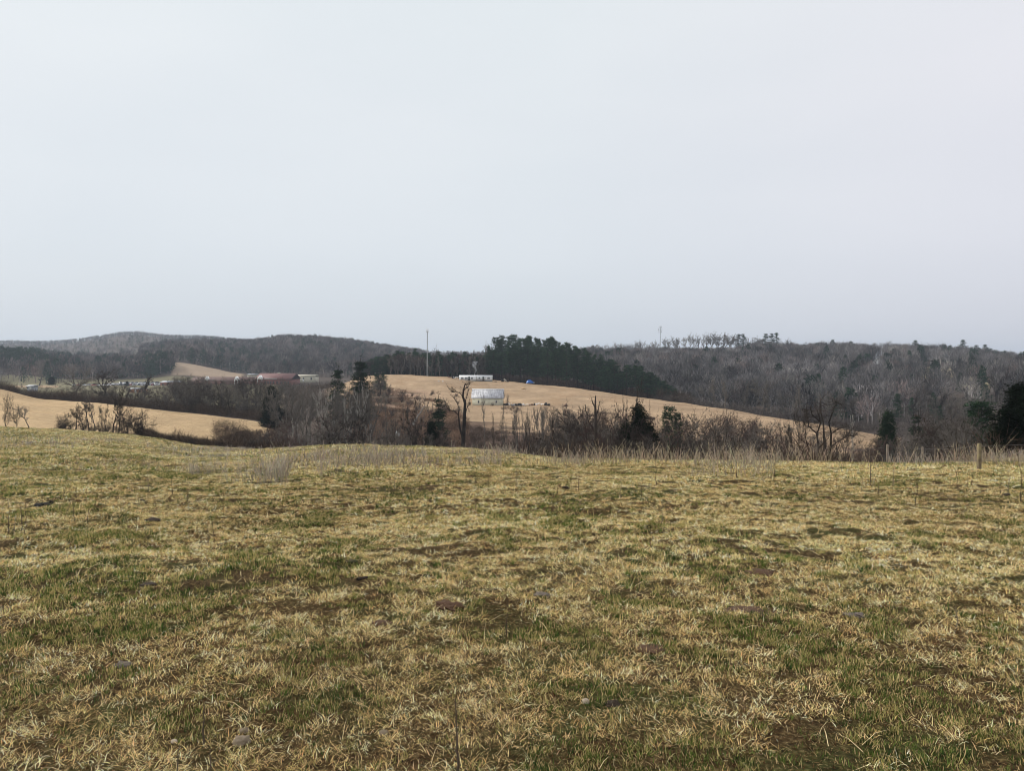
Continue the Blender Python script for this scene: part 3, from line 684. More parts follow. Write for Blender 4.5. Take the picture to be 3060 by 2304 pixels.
T('spruce', 1077, 225, 1060, 'tallest dark pointed conifer, left of the hill crest', w=84)
T('young', 1128, 330, 1117, 'small round-topped pine on the hill edge, left of the pair', w=22)
T('young', 1146, 332, 1115, 'small round-topped pine on the hill edge, right of the pair', w=22)
syc = {'trunk': M_PALE, 'crown': M_PALE}
T('old', 954, 150, 1146, 'white-limbed bare tree with forked pale trunk left of the conifers', w=92, mat=syc, var=0)
T('old', 986, 152, 1152, 'pale leaning bare tree just right of the white-limbed one', w=60, mat={'trunk': M_PALE, 'crown': M_GREY}, lean=.10)
T('wide', 930, 176, 1158, 'pale grey bare tree just left of the white-limbed one', w=70, mat=both(M_GREY))
T('old', 1022, 152, 1150, 'pale-trunked bare tree in front of the left tall conifer', w=64, mat={'trunk': M_PALE, 'crown': M_PALE}, var=1)
T('old', 1088, 154, 1140, 'pale crooked bare tree in front of the tallest conifer', w=66, mat={'trunk': M_PALE, 'crown': M_PALE}, var=0)
T('up', 1110, 156, 1150, 'pale slim bare tree right of the crooked pale one', w=44, mat={'trunk': M_PALE, 'crown': M_GREY})
T('wide', 1102, 128, 1206, 'broad dark bare tree low in the valley below the scrub slope', w=120, var=3)
T('wide', 1246, 122, 1190, 'dark bare tree left of the dead snag, beside the black bushy cedar', w=92, var=1)
T('cedar', 1290, 120, 1258, 'dark bushy cedar on the pasture lip left of the dead snag', w=60, var=1)
T('spruce', 1312, 165, 1170, 'small dark green conifer on the slope left of the dead snag', w=74)
T('sapling', 1446, 150, 1176, 'single wavy thin sapling in front of the barn', w=20, var=1)
T('up', 1498, 108, 1196, 'tall slim bare tree below the right end of the barn', w=34, mat=both(M_GREY))
T('up', 1906, 96, 1125, 'very tall thin bare tree rising out of the black cedar clump', w=78, var=2)
T('cedar', 1908, 88, 1212, 'biggest black cedar of the clump on the pasture lip', w=108, var=0)
T('cedar', 1868, 86, 1262, 'lower black cedar on the left side of the cedar clump', w=70, var=1)
T('cedar', 1946, 90, 1270, 'lower black cedar on the right side of the cedar clump', w=72, var=1)
T('multi', 1954, 94, 1190, 'brown viny bare tree right of the black cedar clump', w=56, mat=both(M_REDB), name='bare_tree', cat='tree')
T('old', 1868, 100, 1165, 'leaning bare limb tree left of the tallest thin tree', w=60, var=0)
T('young', 1998, 128, 1219, 'round-topped young pine, larger of the pair before the tan hill', w=44)
T('young', 2026, 130, 1237, 'round-topped young pine, smaller of the pair before the tan hill', w=28)
T('wide', 2396, 86, 1205, 'dark bare tree leaning left beside the many-limbed tree', w=120, var=2)
T('sapling', 2550, 95, 1238, 'pale bare stick of a dead sapling before the tan hill end', w=18, mat=both(M_PALE))
T('cedar', 2655, 118, 1228, 'dark ragged conifer above the wire fence, left of the pair', w=64, var=1, mat={'crown': M_LEAF})
T('spruce', 2744, 122, 1219, 'dark green drooping conifer above the wire fence, right of the pair', w=78)
T('young', 2934, 84, 1205, 'dark green broad conifer beside the black cedar at the right edge', w=84)
T('cedar', 3050, 58, 1146, 'pitch-black dense cedar filling the right edge of the view', w=176, var=0)
T('cedar', 3020, 55, 1222, 'black cedar bulging left in front of the big one at the right edge', w=112, var=1)
T('cedar', 3085, 56, 1175, 'black cedar close behind the bulging one, cut by the right edge', w=130, var=1)

# the dead snag: one hand-bent trunk with broken limbs
def snag():
    Y = 124.; X = xcol(Y, 1385); Zg = g1(X, Y) - .2; S = Y / FPX
    def P(px, py, dy=0.): return np.array([(px - 1385) * S, dy, zrow(Y, py) - Zg])
    r = thing('dead_tree', 'big dead snag with crooked dark trunk and broken limbs left of the barn', 'tree', (X, Y, Zg))
    tr = [P(1385, 1420), P(1384, 1330), P(1386, 1280), P(1388, 1240), P(1390, 1205), P(1383, 1185), P(1385, 1166), P(1389, 1150), P(1393, 1144)]
    rad = np.array([15, 13, 11, 9.5, 8, 6, 4.2, 2.8, 1.2]) * S * .5
    m = MB(); A = np.array(tr); m.tubes(A[:-1], A[1:] + (A[1:] - A[:-1]) * .04, rad[:-1], rad[1:], 8); m.build('trunk', M_BARK, r)
    limbs = [[(1384, 1318), (1374, 1275), (1371, 1240), (1372, 1222)], [(1371, 1242), (1358, 1230), (1344, 1228), (1332, 1210), (1322, 1198)], [(1344, 1228), (1338, 1216), (1334, 1204)], [(1385, 1190), (1376, 1176), (1362, 1170), (1350, 1158)],
             [(1362, 1170), (1352, 1172), (1340, 1160)], [(1389, 1205), (1397, 1180), (1401, 1164), (1396, 1156)], [(1391, 1150), (1402, 1148), (1408, 1142)], [(1391, 1235), (1398, 1214), (1408, 1205)], [(1384, 1168), (1392, 1160), (1400, 1154)], [(1372, 1222), (1366, 1205), (1358, 1192), (1352, 1186)], [(1332, 1210), (1326, 1216), (1316, 1212)]]
    rng = np.random.default_rng(5)
    for k, L in enumerate(limbs):
        m = MB(); dy = np.linspace(0, rng.normal(0, 1.0), len(L)); A = np.array([P(*p, d) for p, d in zip(L, dy)])
        r0 = (8 if k == 0 else 3.2) * S * .45; rr = np.linspace(r0, r0 * .35, len(A)); m.tubes(A[:-1], A[1:], rr[:-1], rr[1:], 6)
        for _ in range(16):
            i = rng.integers(0, len(A) - 1); b = A[i] + (A[i + 1] - A[i]) * rng.random(); d = nrm(rng.normal(size=3) + np.array([0, 0, .8])) * rng.uniform(.4, 1.3)
            m.cones([b], [b + d], .026); c2 = b + d * .6; m.cones([c2], [c2 + nrm(rng.normal(size=3) + d) * .6], .017); m.cones([c2], [c2 + nrm(rng.normal(size=3) + d) * .4], .015)
        m.build('limb', M_BARK, r)
snag()
def limbed():
    Y = 78.; X = xcol(Y, 2462); Zg = g1(X, Y) - .2; S = Y / FPX; rng = np.random.default_rng(31)
    P = lambda px, py, dy=0.: np.array([(px - 2462) * S, dy, zrow(Y, py) - Zg])
    r = thing('bare_tree', 'big dark many-limbed bare tree spreading before the tan hill end', 'tree', (X, Y, Zg))
    m = MB(); A = np.array([P(2464, 1460), P(2464, 1390), P(2466, 1340), P(2462, 1300)]); rr = np.array([13, 11, 9.5, 8]) * S * .55; m.tubes(A[:-1], A[1:] + (A[1:] - A[:-1]) * .03, rr[:-1], rr[1:], 8); m.build('trunk', M_BARK, r)
    for k, (L, w) in enumerate([([(2464, 1400), (2450, 1350), (2446, 1300), (2452, 1262), (2446, 1225)], 6.5), ([(2464, 1392), (2478, 1340), (2482, 1296), (2476, 1262), (2486, 1228)], 6.5), ([(2462, 1300), (2468, 1262), (2464, 1225), (2470, 1192)], 5), ([(2478, 1340), (2504, 1318), (2530, 1300), (2550, 1282), (2568, 1276)], 3.6), ([(2446, 1300), (2424, 1276), (2408, 1250), (2402, 1222)], 4),
                                ([(2450, 1350), (2424, 1330), (2400, 1322), (2384, 1300)], 3.6), ([(2482, 1296), (2504, 1280), (2528, 1276)], 3), ([(2452, 1262), (2434, 1240), (2430, 1214)], 3), ([(2486, 1228), (2500, 1210), (2504, 1196)], 2.5), ([(2424, 1276), (2400, 1272), (2386, 1256)], 2.6), ([(2530, 1300), (2548, 1304), (2562, 1296)], 2)]):
        m = MB(); dy = np.cumsum(rng.normal(0, .5, len(L))); dy -= dy[0]; A = np.array([P(*p, d) for p, d in zip(L, dy)]); rr = np.linspace(w, w * .3, len(A)) * S * .55; m.tubes(A[:-1], A[1:] + (A[1:] - A[:-1]) * .02, rr[:-1], rr[1:], 6)
        for _ in range(46):
            i = rng.integers(0, len(A) - 1); b = A[i] + (A[i + 1] - A[i]) * rng.random(); d = nrm(rng.normal(size=3) * [1, .8, .8] + np.array([0, 0, .55])) * rng.uniform(.4, 1.5)
            m.cones([b], [b + d], .018)
            for _ in range(3):
                c2 = b + d * rng.uniform(.3, .9); m.cones([c2], [c2 + nrm(rng.normal(size=3) + nrm(d)) * rng.uniform(.3, .7)], .011)
        m.build('limb', M_BARK, r)
limbed()
def pole_trunk():
    Y = 92.; X = xcol(Y, 1782); Zg = g1(X, Y) - .2; S = Y / FPX
    r = thing('dead_tree', 'tall thick straight dark trunk standing on the pasture lip beside the weeds', 'tree', (X, Y, Zg))
    P = lambda px, py, dy=0.: np.array([(px - 1782) * S, dy, zrow(Y, py) - Zg])
    A = np.array([P(1788, 1440), P(1784, 1372), P(1781, 1320), P(1780, 1260), P(1779, 1215), P(1780, 1184)]); rad = np.array([15, 11, 8.5, 6, 4.5, 2.2]) * S * .7
    m = MB(); m.tubes(A[:-1], A[1:] + (A[1:] - A[:-1]) * .03, rad[:-1], rad[1:], 8); m.build('trunk', M_BARK, r)
    rng = np.random.default_rng(8)
    for L in ([(1781, 1300), (1770, 1275), (1760, 1262), (1757, 1240)], [(1780, 1250), (1790, 1222), (1794, 1200)], [(1780, 1222), (1772, 1204), (1770, 1190)], [(1781, 1270), (1792, 1252), (1800, 1230)], [(1757, 1240), (1750, 1226), (1752, 1210)]):
        m = MB(); A = np.array([P(*p, .4 * i) for i, p in enumerate(L)]); rr = np.linspace(2.6, .8, len(A)) * S * .8; m.tubes(A[:-1], A[1:], rr[:-1], rr[1:], 5)
        for _ in range(24):
            i = rng.integers(0, len(A) - 1); b = A[i] + (A[i + 1] - A[i]) * rng.random(); d = nrm(rng.normal(size=3) + np.array([0, 0, .9])) * rng.uniform(.4, 1.1)
            m.cones([b], [b + d], .016)
        m.build('limb', M_BARK, r)
pole_trunk()

# ---------------------------------------------------------------- rows of trees, each its own
R = random.Random(4)
marks_v = [(560, 'the round-headed tree'), (812, 'the pointed cedar'), (956, 'the white-limbed tree'), (1078, 'the tallest pointed conifer'), (1246, 'the bushy black cedar'), (1388, 'the big dead snag'), (1500, 'the slim barn tree'),
           (1640, 'the scrap row\'s end'), (1784, 'the thick straight trunk'), (1908, 'the biggest black cedar'), (2028, 'the smaller young pine'), (2200, 'the tan hill shoulder'), (2396, 'the left-leaning tree'), (2464, 'the many-limbed tree'), (2655, 'the ragged fence conifer'), (2746, 'the drooping conifer'), (2934, 'the broad conifer')]
whatv = dict(wide='spreading bare tree', up='upright bare tree', multi='many-stemmed bare tree', bush='dark bush', vase='vase-shaped bare tree', old='gnarled bare tree', sapling='slim sapling')
def prof(tab, px): return float(np.interp(px, [t[0] for t in tab], [t[1] for t in tab]))
topv = [(600, 1330), (760, 1300), (830, 1256), (900, 1244), (1000, 1246), (1060, 1252), (1150, 1255), (1200, 1235), (1300, 1275), (1400, 1290), (1500, 1295), (1700, 1285), (1740, 1215), (1850, 1235), (1960, 1250), (2030, 1290), (2080, 1250), (2130, 1232), (2200, 1258), (2290, 1276), (2350, 1262), (2440, 1262), (2520, 1286), (2600, 1316), (2690, 1300), (2760, 1240), (2800, 1222), (2900, 1220), (3060, 1240)]
items = []
px = 610.
while px < 2985:
    Y = float(curve_Y(3, px)) * 1.15 + R.uniform(14, 78)
    Y = min(Y, float(curve_Y(5, px)) + 8)
    Zt_ = HY - (g1(xcol(Y, px), Y) + 3 - EYE) / Y * FPX
    kind = R.choice(['wide', 'up', 'multi', 'wide', 'vase', 'wide', 'up'])
    top = prof(topv, px) + R.uniform(-14, 48)
    items.append((kind, px, Y, top, dict(mat=both(R.choice([M_BARK, M_BARK, M_REDB, M_GREY, M_GREY])))))
    px += R.uniform(11, 19) * (1.5 if px > 1990 else 1)
for k in range(16): items.append((R.choice(['old', 'wide', 'up']), R.uniform(835, 1125), R.uniform(176, 200), R.uniform(1140, 1190), dict(mat={'trunk': R.choice([M_GREY, M_PALE]), 'crown': M_GREY}, w=R.uniform(60, 96))))
for k in range(15): items.append((R.choice(['old', 'wide', 'up', 'wide']), R.uniform(832, 1120), R.uniform(178, 205), R.uniform(1130, 1168), dict(mat={'trunk': R.choice([M_GREY, M_PALE]), 'crown': M_GREY}, w=R.uniform(70, 110))))
for k in range(14): items.append((R.choice(['vase', 'wide', 'multi']), R.uniform(2720, 2965), R.uniform(85, 125), R.uniform(1214, 1262), dict(mat=both(R.choice([M_GREY, M_BARK])), w=R.uniform(60, 100))))
for k in range(10): items.append(('up', R.uniform(1480, 1720), R.uniform(100, 130), R.uniform(1215, 1262), dict(mat=both(R.choice([M_GREY, M_BARK])), w=R.uniform(22, 36))))
row(items, marks_v, whatv, 'in the valley thicket', 'bare trees of the valley thicket')
# slim young trees on the hill below the barn, and the purplish stand beyond
items = []
for k in range(46):
    px = R.uniform(1505, 1765); items.append(('sapling', px, R.uniform(150, 205), R.uniform(1205, 1262), dict(mat=both(R.choice([M_GREY, M_BARK, M_GREY])))))
for k in range(12):
    px = R.uniform(1100, 1330); items.append(('sapling', px, R.uniform(180, 240), R.uniform(1165, 1215), dict(mat=both(M_GREY))))
row(items, [(1000, 'the tallest pointed conifer'), (1180, 'the white brush box'), (1498, 'the slim barn tree'), (1560, 'the scrap row'), (1640, 'the scrap row\'s end'), (1700, 'the curved dark stem')], 'slim grey sapling', 'on the tan hillside', 'saplings on the tan hillside')
items = []
for k in range(34):
    px = R.uniform(1690, 1860) if k < 14 else R.uniform(2050, 2300); items.append(('up' if k % 2 else 'multi', px, R.uniform(120, 175), prof([(1690, 1225), (1760, 1205), (1860, 1225), (2050, 1235), (2110, 1222), (2180, 1232), (2260, 1255), (2340, 1262)], px) + R.uniform(-6, 24), dict(mat=both(R.choice([M_REDB, M_REDB, M_BARK])))))
row(items, [(1600, 'the scrap row\'s end'), (1784, 'the thick straight trunk'), (2028, 'the smaller young pine'), (2170, 'the purple stand\'s middle'), (2260, 'the purple stand\'s end')], dict(up='upright purple-brown tree', multi='bushy purple-brown tree'), 'on the lower tan slope', 'purple-brown trees on the lower slope')
items = [('multi' if k % 3 else 'up', R.uniform(1034, 1172), R.uniform(300, 385), R.uniform(1114, 1150), dict(mat=both(R.choice([M_BARK, M_BARK, M_GREY])))) for k in range(15)]
items += [('bush', R.uniform(1040, 1380), R.uniform(205, 330), 0, dict(mat=both(R.choice([M_REDB, M_BARK])))) for k in range(52)]
its = []
for k, px, Y, tp, ex in items:
    if k == 'bush':
        Zg = g1(xcol(Y, px), Y); tp = HY - (Zg + R.uniform(1.0, 2.6) - EYE) / Y * FPX
    its.append((k, px, Y, tp, ex))
row(its, [(1000, 'the left tall conifer'), (1078, 'the tallest pointed conifer'), (1146, 'the hill-edge pine pair'), (1246, 'the bushy black cedar'), (1312, 'the small slope conifer')], dict(multi='dark many-stemmed tree', up='dark upright tree', bush='brown shrub'), 'on the scrub slope', 'trees and shrubs of the scrub slope')
# hedge of trees along the top of the hay field and behind it
items = []
topl = [(-40, 1140), (60, 1160), (140, 1165), (200, 1150), (330, 1150), (420, 1150), (520, 1120), (600, 1122), (700, 1130), (760, 1165), (850, 1185)]
px = -30.
while px < 850:
    Y = float(curve_Y(6, px)) + R.uniform(5, 45); items.append((R.choice(['wide', 'multi', 'multi', 'up', 'bush']), px, Y, prof(topl, px) + R.uniform(0, 34) , dict(mat=both(R.choice([M_BARK, M_BARK, M_GREY])))))
    px += R.uniform(11, 21)
items += [('wide', R.uniform(530, 780), R.uniform(235, 300), R.uniform(1112, 1146), dict(mat=both(R.choice([M_GREY, M_BARK])))) for _ in range(18)]
row(items, [(-60, 'the photo\'s edge'), (88, 'the vase-shaped tree'), (200, 'the rounded shrub'), (300, 'the broad dark tree'), (428, 'the thin tall tree'), (500, 'the open-crowned tree'), (614, 'the leftmost white gable'), (690, 'the many-stemmed tree'), (780, 'the bright white gable')],
    whatv, 'behind the tan field', 'trees behind the tan field at the left')
# the row of pines on the hilltop
items = []
topp = [(1462, 1046), (1472, 1020), (1490, 1008), (1510, 1003), (1535, 1004), (1550, 1020), (1570, 1012), (1590, 1010), (1620, 1018), (1655, 1011), (1680, 1026), (1695, 1024), (1712, 1040), (1760, 1054), (1800, 1068), (1850, 1088), (1900, 1094), (1930, 1104), (1960, 1122), (1990, 1150), (2040, 1180)]
px = 1466.
while px < 2030:
    Yc = float(curve_Y(8, px)); items.append(('pine', px, Yc + R.uniform(16, 30), prof(topp, px) + R.choice([0, 2, 10, 22, 30]), dict(w=R.uniform(32, 46))))
    if R.random() < .9: items.append(('pine', px + R.uniform(-6, 6), Yc + R.uniform(34, 70), prof(topp, px) + R.uniform(-7, 14), dict(w=R.uniform(32, 48))))
    if R.random() < .6: items.append(('pine', px + R.uniform(-6, 6), Yc + R.uniform(11, 16), prof(topp, px) + R.uniform(26, 52), dict(w=R.uniform(34, 48))))
    px += R.uniform(9, 14)
row(items, [(1400, 'the mobile home'), (1504, "the barn's end"), (1582, 'the blue tarp'), (1660, 'the scrap row\'s end'), (1760, 'the thick straight trunk'), (1850, 'the leaning limb tree'), (1906, 'the tallest thin tree'), (1970, 'the two young pines')], 'dark green pine', 'in the hilltop pine grove', 'pines of the hilltop grove')
# brown bare row with dark pines left of the grove
items = []
px = 1092.
while px < 1466:
    Yc = float(curve_Y(8, px)); tp = prof([(1092, 1076), (1130, 1066), (1180, 1050), (1240, 1056), (1320, 1054), (1400, 1052), (1466, 1054)], px)
    left = px < 1165
    for q in range(2):
        Y = Yc + (R.uniform(10, 22), R.uniform(26, 60))[q]
        pine = (left and R.random() < .8) or (q == 1 and R.random() < .5)
        items.append(('pine' if pine else 'up', px + R.uniform(-4, 4), Y, tp + (R.uniform(6, 20), R.uniform(-2, 9))[q], dict(w=R.uniform(26, 36)) if pine else dict(w=R.uniform(20, 30), mat=both(R.choice([M_GREY, M_BARK, M_REDB])))))
    px += R.uniform(9, 14)
items += [('wide', 1298, 450, 1031, dict(mat=both(M_GREY), w=34)), ('wide', 1448, 455, 1022, dict(mat=both(M_GREY), w=42)), ('pine', 1243, 455, 1043, dict(w=30))]
row(items, [(1000, 'the tallest pointed conifer'), (1146, 'the hill-edge pine pair'), (1210, 'the white hill stones'), (1277, 'the lattice mast'), (1360, "the home's porch"), (1416, 'the chimney smoke')], dict(up='upright bare tree', pine='dark pine', wide='tall round bare tree'), 'in the hilltop row', 'trees of the hilltop row')
# skyline trees of the right-hand ridge
items = [('wide', 1806, 1030), ('wide', 1825, 1028), ('vase', 1842, 1022), ('vase', 1868, 1025), ('wide', 1890, 1020), ('vase', 1915, 1015), ('wide', 1932, 1024), ('wide', 1948, 1023), ('vase', 1982, 1007), ('vase', 2014, 1005), ('up', 2030, 1009), ('vase', 2058, 994), ('vase', 2088, 997),
         ('wide', 2112, 993), ('vase', 2140, 989), ('up', 2158, 994), ('vase', 2178, 995), ('wide', 2196, 1000), ('wide', 2240, 1006), ('wide', 2258, 1003), ('wide', 2276, 1008), ('pine', 2208, 1000), ('pine', 2222, 1000), ('pine', 2288, 999), ('pine', 2306, 998), ('pine', 2320, 996), ('vase', 2350, 1010), ('up', 2370, 1020), ('wide', 1786, 1036), ('wide', 1856, 1026), ('wide', 1900, 1024), ('vase', 1962, 1016), ('vase', 1998, 1010), ('wide', 2044, 1004), ('vase', 2072, 1000), ('vase', 2100, 998), ('vase', 2126, 995), ('wide', 2150, 1000), ('wide', 2168, 1000), ('vase', 2186, 998), ('wide', 2268, 1010), ('wide', 2250, 1012),
         ('wide', 2626, 1022), ('wide', 2650, 1018), ('pine', 2735, 1018), ('wide', 2760, 1022), ('wide', 2790, 1024), ('wide', 2812, 1022), ('pine', 2878, 1017), ('pine', 2918, 1032), ('pine', 2944, 1031), ('pine', 2960, 1042), ('wide', 3010, 1048), ('wide', 3036, 1052), ('pine', 2770, 1034), ('pine', 2862, 1036)]
its = []
for k, px, tp in items:
    Y = float(curve_Y(11, px)) - 4 + R.uniform(-6, 8); its.append((k, px, Y, tp, dict(mat=both(M_GREY) if k != 'pine' else None, w=(R.uniform(30, 46) if k != 'up' else 28) if k != 'pine' else R.uniform(22, 30))))
row(its, [(1780, 'the grove'), (1973, 'the cell tower'), (2100, 'the ridge\'s high point'), (2330, 'the ridge-top pines'), (2624, 'the white hilltop house'), (2870, 'the pale openings')], dict(wide='round bare tree', vase='fan-shaped bare tree', up='narrow bare tree', pine='dark pine'), 'on the right skyline', 'trees on the right ridge skyline')
# near edge of the right-hand wood
items = []
for k in range(44):
    px = R.uniform(2080, 3060); Y = float(curve_Y(8, px)) + R.uniform(6, 95); big = R.random()
    kind = 'pine' if big < .12 else R.choice(['up', 'up', 'wide', 'vase'])
    Zg = g1(xcol(Y, px), Y); top = HY - (Zg + R.uniform(9, 15) - EYE) / Y * FPX
    items.append((kind, px, Y, top, dict(mat=both(R.choice([M_GREY, M_GREY, M_BARK])) if kind != 'pine' else None)))
row(items, [(2000, 'the two young pines'), (2200, 'the tan hill shoulder'), (2330, "the hill's upper rim"), (2464, 'the many-limbed tree'), (2560, 'the dead pale sapling'), (2655, 'the ragged fence conifer'), (2746, 'the drooping conifer'), (2850, 'the nearest fence post')],
    dict(up='upright grey tree', wide='spreading grey tree', vase='fan-shaped grey tree', pine='dark evergreen'), 'at the right wood\'s edge', 'near edge of the right-hand wood')

# ---------------------------------------------------------------- far woods that read as one mass
def wood_variant(seed, blob=False, pine=False, nt=140):
    rng = np.random.default_rng(seed); H = 1.0
    th = rng.uniform(0, 2 * PI, nt); ph = np.arccos(rng.uniform(-.55, 1, nt)); rr = rng.uniform(.25, 1, nt) ** .5
    if pine:
        nt *= 3; th = rng.uniform(0, 2 * PI, nt); zf = rng.uniform(.12, 1, nt); R_ = .24 * (1 - zf) ** .6 + .03; l = R_ * rng.uniform(.4, 1.1, nt)
        P = np.stack([np.cos(th) * l, np.sin(th) * l, zf], 1); a = rng.normal(size=(nt, 3)) * .038; b = rng.normal(size=(nt, 3)) * .038
        V = np.stack([P, P + a, P + b], 1).reshape(-1, 3)
    else:
        P = np.stack([np.sin(ph) * np.cos(th) * .26 * rr, np.sin(ph) * np.sin(th) * .26 * rr, .60 + .38 * np.cos(ph) * rr], 1)
        d = P - np.array([0, 0, .28]); d /= np.linalg.norm(d, axis=1, keepdims=True); d += rng.normal(0, .28, (nt, 3)); L = rng.uniform(.08, .2, (nt, 1))
        w = np.cross(d, rng.normal(size=(nt, 3))); w /= np.linalg.norm(w, axis=1, keepdims=True) + 1e-9; wd = (.016 if blob else .0085) * rng.uniform(.6, 1.3, (nt, 1))
        V = np.stack([P - d * L * .5 - w * wd, P - d * L * .5 + w * wd, P + d * L * .5], 1).reshape(-1, 3)
    tr = MB(); tr.cones([(0, 0, 0)], [(0, 0, .9 if pine else .7)], .014)
    if not pine:
        for k in range(5):
            a_ = rng.uniform(0, 2 * PI); z0 = rng.uniform(.25, .45); tr.cones([(0, 0, z0)], [(math.cos(a_) * .2, math.sin(a_) * .2, z0 + rng.uniform(.25, .5))], .007)
    TV = np.concatenate(tr.v); TF = np.concatenate(tr.f3)
    return np.concatenate([V, TV]), np.concatenate([np.arange(nt * 3).reshape(-1, 3), TF + nt * 3]), np.concatenate([rng.uniform(.6, 1.35, nt).repeat(3), np.full(len(TV), 2.0 if seed % 2 else 1.1)])
def wood(name, label, X, Y, Hh, tint, pine, blob=False, nt=140):
    Z = ground(X, Y); VB = [wood_variant(500 + i, blob, False, nt) for i in range(6)]; VP = [wood_variant(600 + i, blob, True, nt) for i in range(3)]
    Vs, Fs, Cs = [], [], []; o = 0
    for i in range(len(X)):
        v, f, c = (VP[i % 3] if pine[i] else VB[i % 6]); a = RNG.uniform(0, 6.28); ca, sa = math.cos(a), math.sin(a); h = Hh[i]; wd = h * RNG.uniform(.85, 1.5)
        q = np.empty_like(v); q[:, 0] = X[i] + (v[:, 0] * ca - v[:, 1] * sa) * wd; q[:, 1] = Y[i] + (v[:, 0] * sa + v[:, 1] * ca) * wd; q[:, 2] = Z[i] - .3 + v[:, 2] * h
        Vs.append(q); Fs.append(f + o); Cs.append(c[:, None] * tint[i][None]); o += len(v)
    me = mesh_np(name, np.concatenate(Vs), np.concatenate(Fs), np.zeros((0, 4), int), M_WOOD, False, np.clip(np.concatenate(Cs), .003, .9))
    tag(link(name, me), label, 'woodland', None, 'stuff')
M_WOOD = tintmat('wood_twigs')
def wtint(n, X, Y, base=(.122, .113, .112)):
    v = fbm(X / 35, Y / 60, 201, 3)[:, None]; k = RNG.random((n, 1))
    c = np.array(base) * (.30 + 1.25 * v) * RNG.uniform(.38, 1.85, (n, 1))
    c = np.where(k > .88, c * np.array([1.12, .96, .90]), c); return np.where(k < .16, c * np.array([1.35, 1.35, 1.25]), c)
PT = np.array([.020, .038, .022])
def scatter(n, px0, px1, Yf0, Yf1):
    px = RNG.uniform(px0, px1, n); a, b = Yf0(px), Yf1(px); Y = np.sqrt(a * a + RNG.random(n) * (b * b - a * a)); return px, xcol(Y, px), Y
# right-hand wooded hill
px, X, Y = scatter(4600, 1740, 3560, lambda p: curve_Y(9, p) - 20, lambda p: curve_Y(11, p) + 25)
front = opening(px, Y); 
Zc = ground(X, Y); pyb = HY + (EYE - Zc) / Y * FPX; pyt = pyb - 15 / Y * FPX
hid = ((px > 2742) & (px < 2860) & (pyt < 1130) & (pyb > 1102) & (RNG.random(len(px)) < .8)) | ((px > 2872) & (px < 2966) & (pyt < 1158) & (pyb > 1112) & (RNG.random(len(px)) < .75)) | ((px > 2606) & (px < 2644) & (pyt < 1084) & (pyb > 1062) & (RNG.random(len(px)) < .8))
k = (front < .3) & ~hid; px, X, Y = px[k], X[k], Y[k]; n = len(X)
pine = (RNG.random(n) < .03 + .07 * sstep(.58, .66, fbm(X / 60, Y / 80, 77, 2)))
Hh = RNG.uniform(12, 19, n); ti = wtint(n, X, Y); ti[pine] = PT * RNG.uniform(.7, 1.4, (pine.sum(), 1))
sky_top = np.interp(px, [1740, 1800, 1900, 1980, 2190, 2240, 2330, 2400, 2480, 2550, 2700, 2900, 3060, 3600], [1062, 1046, 1042, 1043, 1044, 1030, 1022, 1030, 1020, 1030, 1030, 1040, 1062, 1080]) + RNG.uniform(-11, 5, n)
Hh = np.minimum(Hh, zrow(Y, sky_top) - ground(X, Y)); k = Hh > 3.5; px, X, Y, Hh, ti, pine = px[k], X[k], Y[k], Hh[k], ti[k], pine[k]
wood('right_woods', 'leafless brown-grey wood covering the whole right-hand hill', X, Y, Hh, ti, pine, False, 170)
# left hill and the strip of wood before it
px, X, Y = scatter(3800, 420, 1260, lambda p: np.interp(p, [420, 512, 520, 735, 760, 1260], [700, 800, 832, 832, 760, 720]), lambda p: curve_Y(11, p) + 60); n = len(X)
pine = RNG.random(n) < .07 + .3 * sstep(.6, .68, fbm(X / 70, Y / 110, 78, 2)); Hh = RNG.uniform(11, 18, n); ti = wtint(n, X, Y, (.10, .085, .08)); ti[pine] = PT * RNG.uniform(.8, 1.5, (pine.sum(), 1))
wood('left_woods', 'leafless grey wood on the hill behind the school', X, Y, Hh, ti, pine, True, 90)
# dark mixed wood low at the far left
px, X, Y = scatter(2300, -700, 515, lambda p: np.interp(p, [-700, 120, 200, 515], [615, 615, 640, 700]), lambda p: np.interp(p, [-700, 300, 515], [1050, 1000, 790])); n = len(X)
pine = RNG.random(n) < .12 + .75 * sstep(650, 780, Y) * sstep(250, 120, px) + .75 * (np.abs(px - 470 - 60 * (fbm(Y / 25, px / 40, 79, 2) - .5)) < 38); Hh = RNG.uniform(11, 18, n); ti = wtint(n, X, Y, (.095, .08, .076)); ti[pine] = PT * RNG.uniform(.8, 1.5, (pine.sum(), 1))
wood('mixed_woods', 'dark evergreen and bare wood low at the far left', X, Y, Hh, ti, pine, True, 90)
# farthest ridge
px, X, Y = scatter(6200, -900, 1350, lambda p: np.interp(p, [-900, 300, 420, 1350], [1010, 1000, 1150, 1400]), lambda p: curve_Y(12, p) + 60); n = len(X)
pine = RNG.random(n) < .22; Hh = RNG.uniform(9, 13, n); ti = wtint(n, X, Y, (.10, .085, .08)); ti[pine] = PT * RNG.uniform(.8, 1.6, (pine.sum(), 1))
wood('ridge_woods', 'hazy blue-grey wood along the farthest ridge at the left', X, Y, Hh, ti, pine, True, 60)
# trees on the land beyond the hilltop, seen over the grove
px, X, Y = scatter(900, 1230, 1790, lambda p: 700 + 0 * p, lambda p: curve_Y(11, p) + 40); n = len(X)
wood('back_woods', 'bare wood on the low ridge behind the hilltop', X, Y, RNG.uniform(11, 17, n), wtint(n, X, Y), RNG.random(n) < .2, True, 70)

